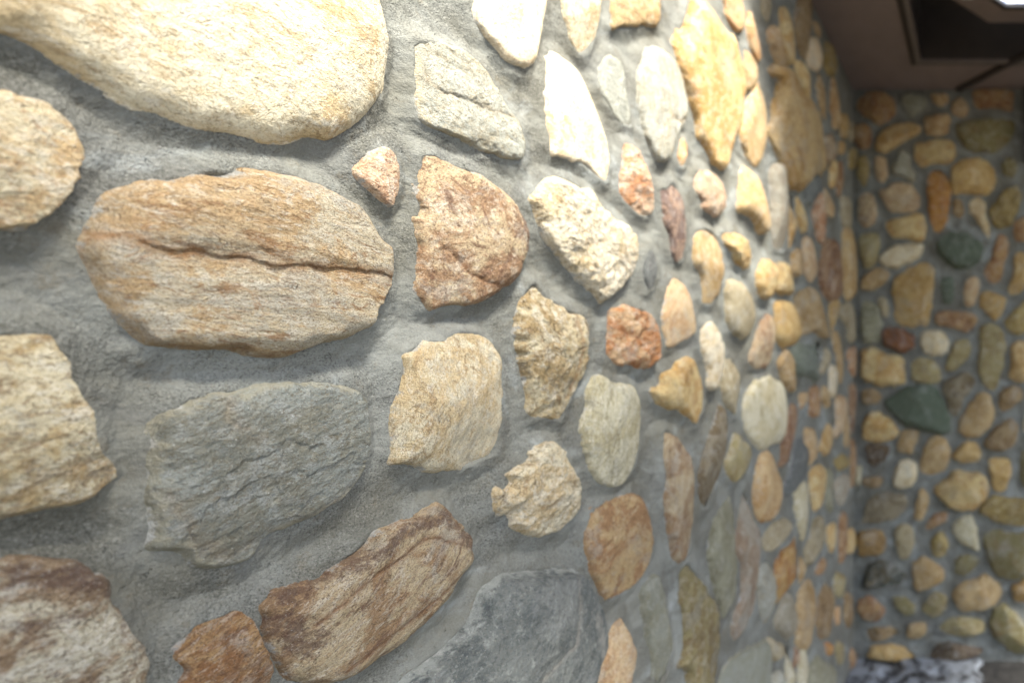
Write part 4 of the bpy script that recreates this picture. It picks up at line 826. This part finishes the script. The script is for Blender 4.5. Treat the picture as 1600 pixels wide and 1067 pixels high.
# ---- far wall
far = empty('stone_wall', (0.5, WALL_Y, 0))
thing(far, 'shaded rubble stone wall closing the far end under the brown ceiling', 'wall')
FAR_O = (0.5, WALL_Y, 0)
polysB = []
for i, (pal, kind, ang, H, pts, label, kw) in enumerate(FAR_STONES):
    polysB.append(build_stone(200+i, pal, kind, ang, H, pts, (.0062, .0062), to_far, far, FAR_O, False, label, **kw))
visB = lambda u, v, r: u < 0.235 + r
for pts in filler(rs0, (0.2, 1.6, 0.03, CEIL-.02), .115, list(polysB), visB, 120):
    polysB.append(build_stone(k_, FP[k_ % len(FP)], 'GRS'[k_ % 3], rs0.uniform(-20, 20), 20, pts, (.01, .01), to_far, far, FAR_O, False)); k_ += 1
mortar_face(np.concatenate([np.arange(WALL_X-.02, .25, .005), np.arange(.25, 1.61, .012)]), np.arange(-.02, CEIL+.03, .005), polysB, to_far, far, FAR_O, False, 0.0035, 0.008)
link('wall_core', boxes('wall_core', [(WALL_X-.5-.05, 1.6-.5, .03, .28, -.05, CEIL+.25)]), M_MORTAR, far)

# ---------------------------------------------------------------- ground and snow
M_GROUND = simple_mat('wet_dark_gravel', (.045, .043, .04), .6, .4, .5, .02, 25)
g_ = np.linspace(-1, 1, 161); g_ = np.sign(g_)*(0.04*np.abs(g_)+0.96*np.abs(g_)**6)*150
GX, GY = np.meshgrid(g_, g_)
me = grid_mesh('ground', GX, GY, 0.006*fbm(GX*9, GY*9, 4, 91) - .004)
g = link('ground', me, M_GROUND); g['kind'] = 'structure'
m, nt = new_mat('snow'); kk = N(nt)
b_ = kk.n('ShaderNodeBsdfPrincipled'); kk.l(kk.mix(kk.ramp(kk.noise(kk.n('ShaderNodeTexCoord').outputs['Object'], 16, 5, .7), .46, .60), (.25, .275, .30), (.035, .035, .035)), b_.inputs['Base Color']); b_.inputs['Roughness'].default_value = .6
b_.inputs['Subsurface Weight'].default_value = 0.0
o_ = kk.n('ShaderNodeOutputMaterial'); kk.l(b_.outputs[0], o_.inputs[0]); M_SNOW = m
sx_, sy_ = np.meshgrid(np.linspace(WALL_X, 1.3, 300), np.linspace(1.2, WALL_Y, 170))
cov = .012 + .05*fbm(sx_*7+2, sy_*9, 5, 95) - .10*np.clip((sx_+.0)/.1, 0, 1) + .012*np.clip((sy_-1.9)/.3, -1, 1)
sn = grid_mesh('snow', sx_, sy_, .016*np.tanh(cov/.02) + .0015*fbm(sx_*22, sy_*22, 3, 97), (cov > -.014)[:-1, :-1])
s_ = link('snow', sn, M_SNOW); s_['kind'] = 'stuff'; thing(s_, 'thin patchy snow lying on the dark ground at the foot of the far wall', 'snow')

# ---------------------------------------------------------------- ceiling
M_CEIL = simple_mat('brown_painted_soffit', (.235, .185, .165), .55, .4, .06, .0004, 12)
M_DARK = simple_mat('dark_bronze_paint', (.04, .032, .026), .45, .5, .1, 0, 20)
M_TRIM = simple_mat('brown_trim_paint', (.15, .125, .11), .4, .5, .08, 0, 20)
RX0, RX1, RY0, RY1 = -.225, .42, 1.25, 2.035          # the recess
CY0 = 1.15
me = boxes('ceiling', [(WALL_X-.24, RX0, CY0, WALL_Y+.25, CEIL, CEIL+.03), (RX1, 1.9, CY0, WALL_Y+.25, CEIL, CEIL+.03),
                       (RX0, RX1, RY1, WALL_Y+.25, CEIL, CEIL+.03), (RX0, RX1, CY0, RY0, CEIL, CEIL+.03),
                       (RX0-.004, RX0+.0, RY0, RY1, CEIL+.03, CEIL+.22)])
c_ = link('ceiling', me, M_CEIL); c_['kind'] = 'structure'
# recess lining
rec = empty('ceiling_recess', ((RX0+RX1)/2, (RY0+RY1)/2, CEIL))
thing(rec, 'dark square recess with a raised trim frame sunk into the brown ceiling', 'recess')
ox, oy, oz = rec.location
def rel(b): return (b[0]-ox, b[1]-ox+ox*0, b[2]-oy, b[3]-oy, b[4]-oz, b[5]-oz)
def relb(x0, x1, y0, y1, z0, z1): return (x0-ox, x1-ox, y0-oy, y1-oy, z0-oz, z1-oz)
t = .016; dz = .012
link('lining', boxes('lining', [relb(RX0+.001, RX0+.01, RY0, RY1, CEIL+.001, CEIL+.2), relb(RX1-.01, RX1-.001, RY0, RY1, CEIL+.001, CEIL+.2),
     relb(RX0+.01, RX1-.01, RY1-.01, RY1-.001, CEIL+.001, CEIL+.2), relb(RX0+.01, RX1-.01, RY0+.001, RY0+.01, CEIL+.001, CEIL+.2),
     relb(RX0, RX1, RY0, RY1, CEIL+.2, CEIL+.215)]), M_DARK, rec)
for bb in ((RX0-.008, RX0+t-.004, RY0, RY1+.008), (RX1-t, RX1+.008, RY0, RY1+.008), (RX0+t-.004, RX1-t, RY1-t+.006, RY1+.008), (RX0-.008, RX1+.008, RY0-.012, RY0)):
    link('trim', boxes('trim', [relb(bb[0], bb[1], bb[2], bb[3], CEIL-dz, CEIL-.001)]), M_TRIM, rec)
for bb in ((RX0-.03, RX0-.008, RY0, RY1+.026), (RX0-.008, RX1+.008, RY1+.0085, RY1+.026)):
    link('shadow_bead', boxes('shadow_bead', [relb(bb[0], bb[1], bb[2], bb[3], CEIL-.005, CEIL-.001)]), M_DARK, rec)
# octagonal skylight lamp in the recess
lamp = empty('ceiling_lantern', (.165, 1.57, CEIL+.002))
thing(lamp, 'bright octagonal glass lantern set in the dark ceiling recess', 'lantern')
def octo(r0, z0, r1, z1, n=8, ph=math.pi/8):
    V = [(r0*math.cos(ph+2*math.pi*i/n), r0*math.sin(ph+2*math.pi*i/n), z0) for i in range(n)]
    V += [(r1*math.cos(ph+2*math.pi*i/n), r1*math.sin(ph+2*math.pi*i/n), z1) for i in range(n)]
    F = [(i, (i+1) % n, n+(i+1) % n, n+i) for i in range(n)]
    return V, F
V, F = octo(.155, .0, .175, .0); V2, F2 = octo(.175, .0, .175, .03); V3, F3 = octo(.155, .03, .155, .0)
VV = V+V2+V3; FF = F + [tuple(i+16 for i in f) for f in F2] + [tuple(i+32 for i in f) for f in F3]
link('rim', raw('rim', VV, FF), M_DARK, lamp)
V, F = octo(.175, .001, .30, .03)
link('hood', raw('hood', V, F), M_CEIL, lamp)
link('reflection_patch', boxes('reflection_patch', [(-.205, -.17, .02, .09, -.012, .0)]), simple_mat('pale_reflection', (.6, .6, .58), .4), lamp)  # pale box standing in for a light reflection beside the lantern
mg, nt = new_mat('lit_glass'); kk = N(nt)
P = kk.n('ShaderNodeTexCoord').outputs['Object']
e_ = kk.n('ShaderNodeEmission')
kk.l(kk.mix(kk.ramp(kk.noise(kk.scale(P, (1, 4, 1)), 18, 3), .42, .6), (1, 1, 1), (.35, .42, .6)), e_.inputs[0])
e_.inputs[1].default_value = 1.3
o_ = kk.n('ShaderNodeOutputMaterial'); kk.l(e_.outputs[0], o_.inputs[0])
V, F = octo(.154, .012, .02, .012); F.append(tuple(range(8, 16)))
link('glass', raw('glass', V, F), mg, lamp)
# mitre batten running diagonally across the ceiling into the far wall
def slanted(name, p, q, w, z0, z1, mat, parent=None):
    d = Vector((q[0]-p[0], q[1]-p[1], 0)).normalized(); n = Vector((-d.y, d.x, 0))*w/2
    c = [Vector((*p, 0))+n, Vector((*p, 0))-n, Vector((*q, 0))-n, Vector((*q, 0))+n]
    V = [(v.x, v.y, z0) for v in c] + [(v.x, v.y, z1) for v in c]
    F = [(0,1,2,3), (7,6,5,4), (0,4,5,1), (1,5,6,2), (2,6,7,3), (3,7,4,0)]
    return link(name, raw(name, V, F), mat, parent)
s = slanted('ceiling_batten', (-.075, WALL_Y-.01), (.40, 1.77), .022, CEIL-.016, CEIL-.0135+.012, M_DARK)
thing(s, 'thin dark batten crossing the ceiling on the slant above the far wall', 'batten')
d_ = link('conduit_box', boxes('conduit_box', [(-.04, .04, -.05, 0, -.15, .15)]), M_DARK, None, (.252, WALL_Y-.005, CEIL-.17))
thing(d_, 'dark brown box under the ceiling at the right edge of the far wall', 'box')

# unseen slab added overhead to block sun; its hole shapes the bright wall patch
AX0, AX1, AY0, AY1 = -.42, .15, -.04, 1.145
EX = .62
e = link('added_sun_blocker', boxes('added_sun_blocker', [(WALL_X-.24, AX0, -1.2, CY0-.002, CEIL, CEIL+.03), (AX1, EX, -1.2, CY0-.002, CEIL, CEIL+.03),
                                (AX0, AX1, -1.2, AY0, CEIL, CEIL+.03), (AX0, AX1, AY1, CY0-.002, CEIL, CEIL+.03), (EX, 1.9, .25, CY0-.002, CEIL, CEIL+.03)]), M_CEIL)
e['kind'] = 'structure'
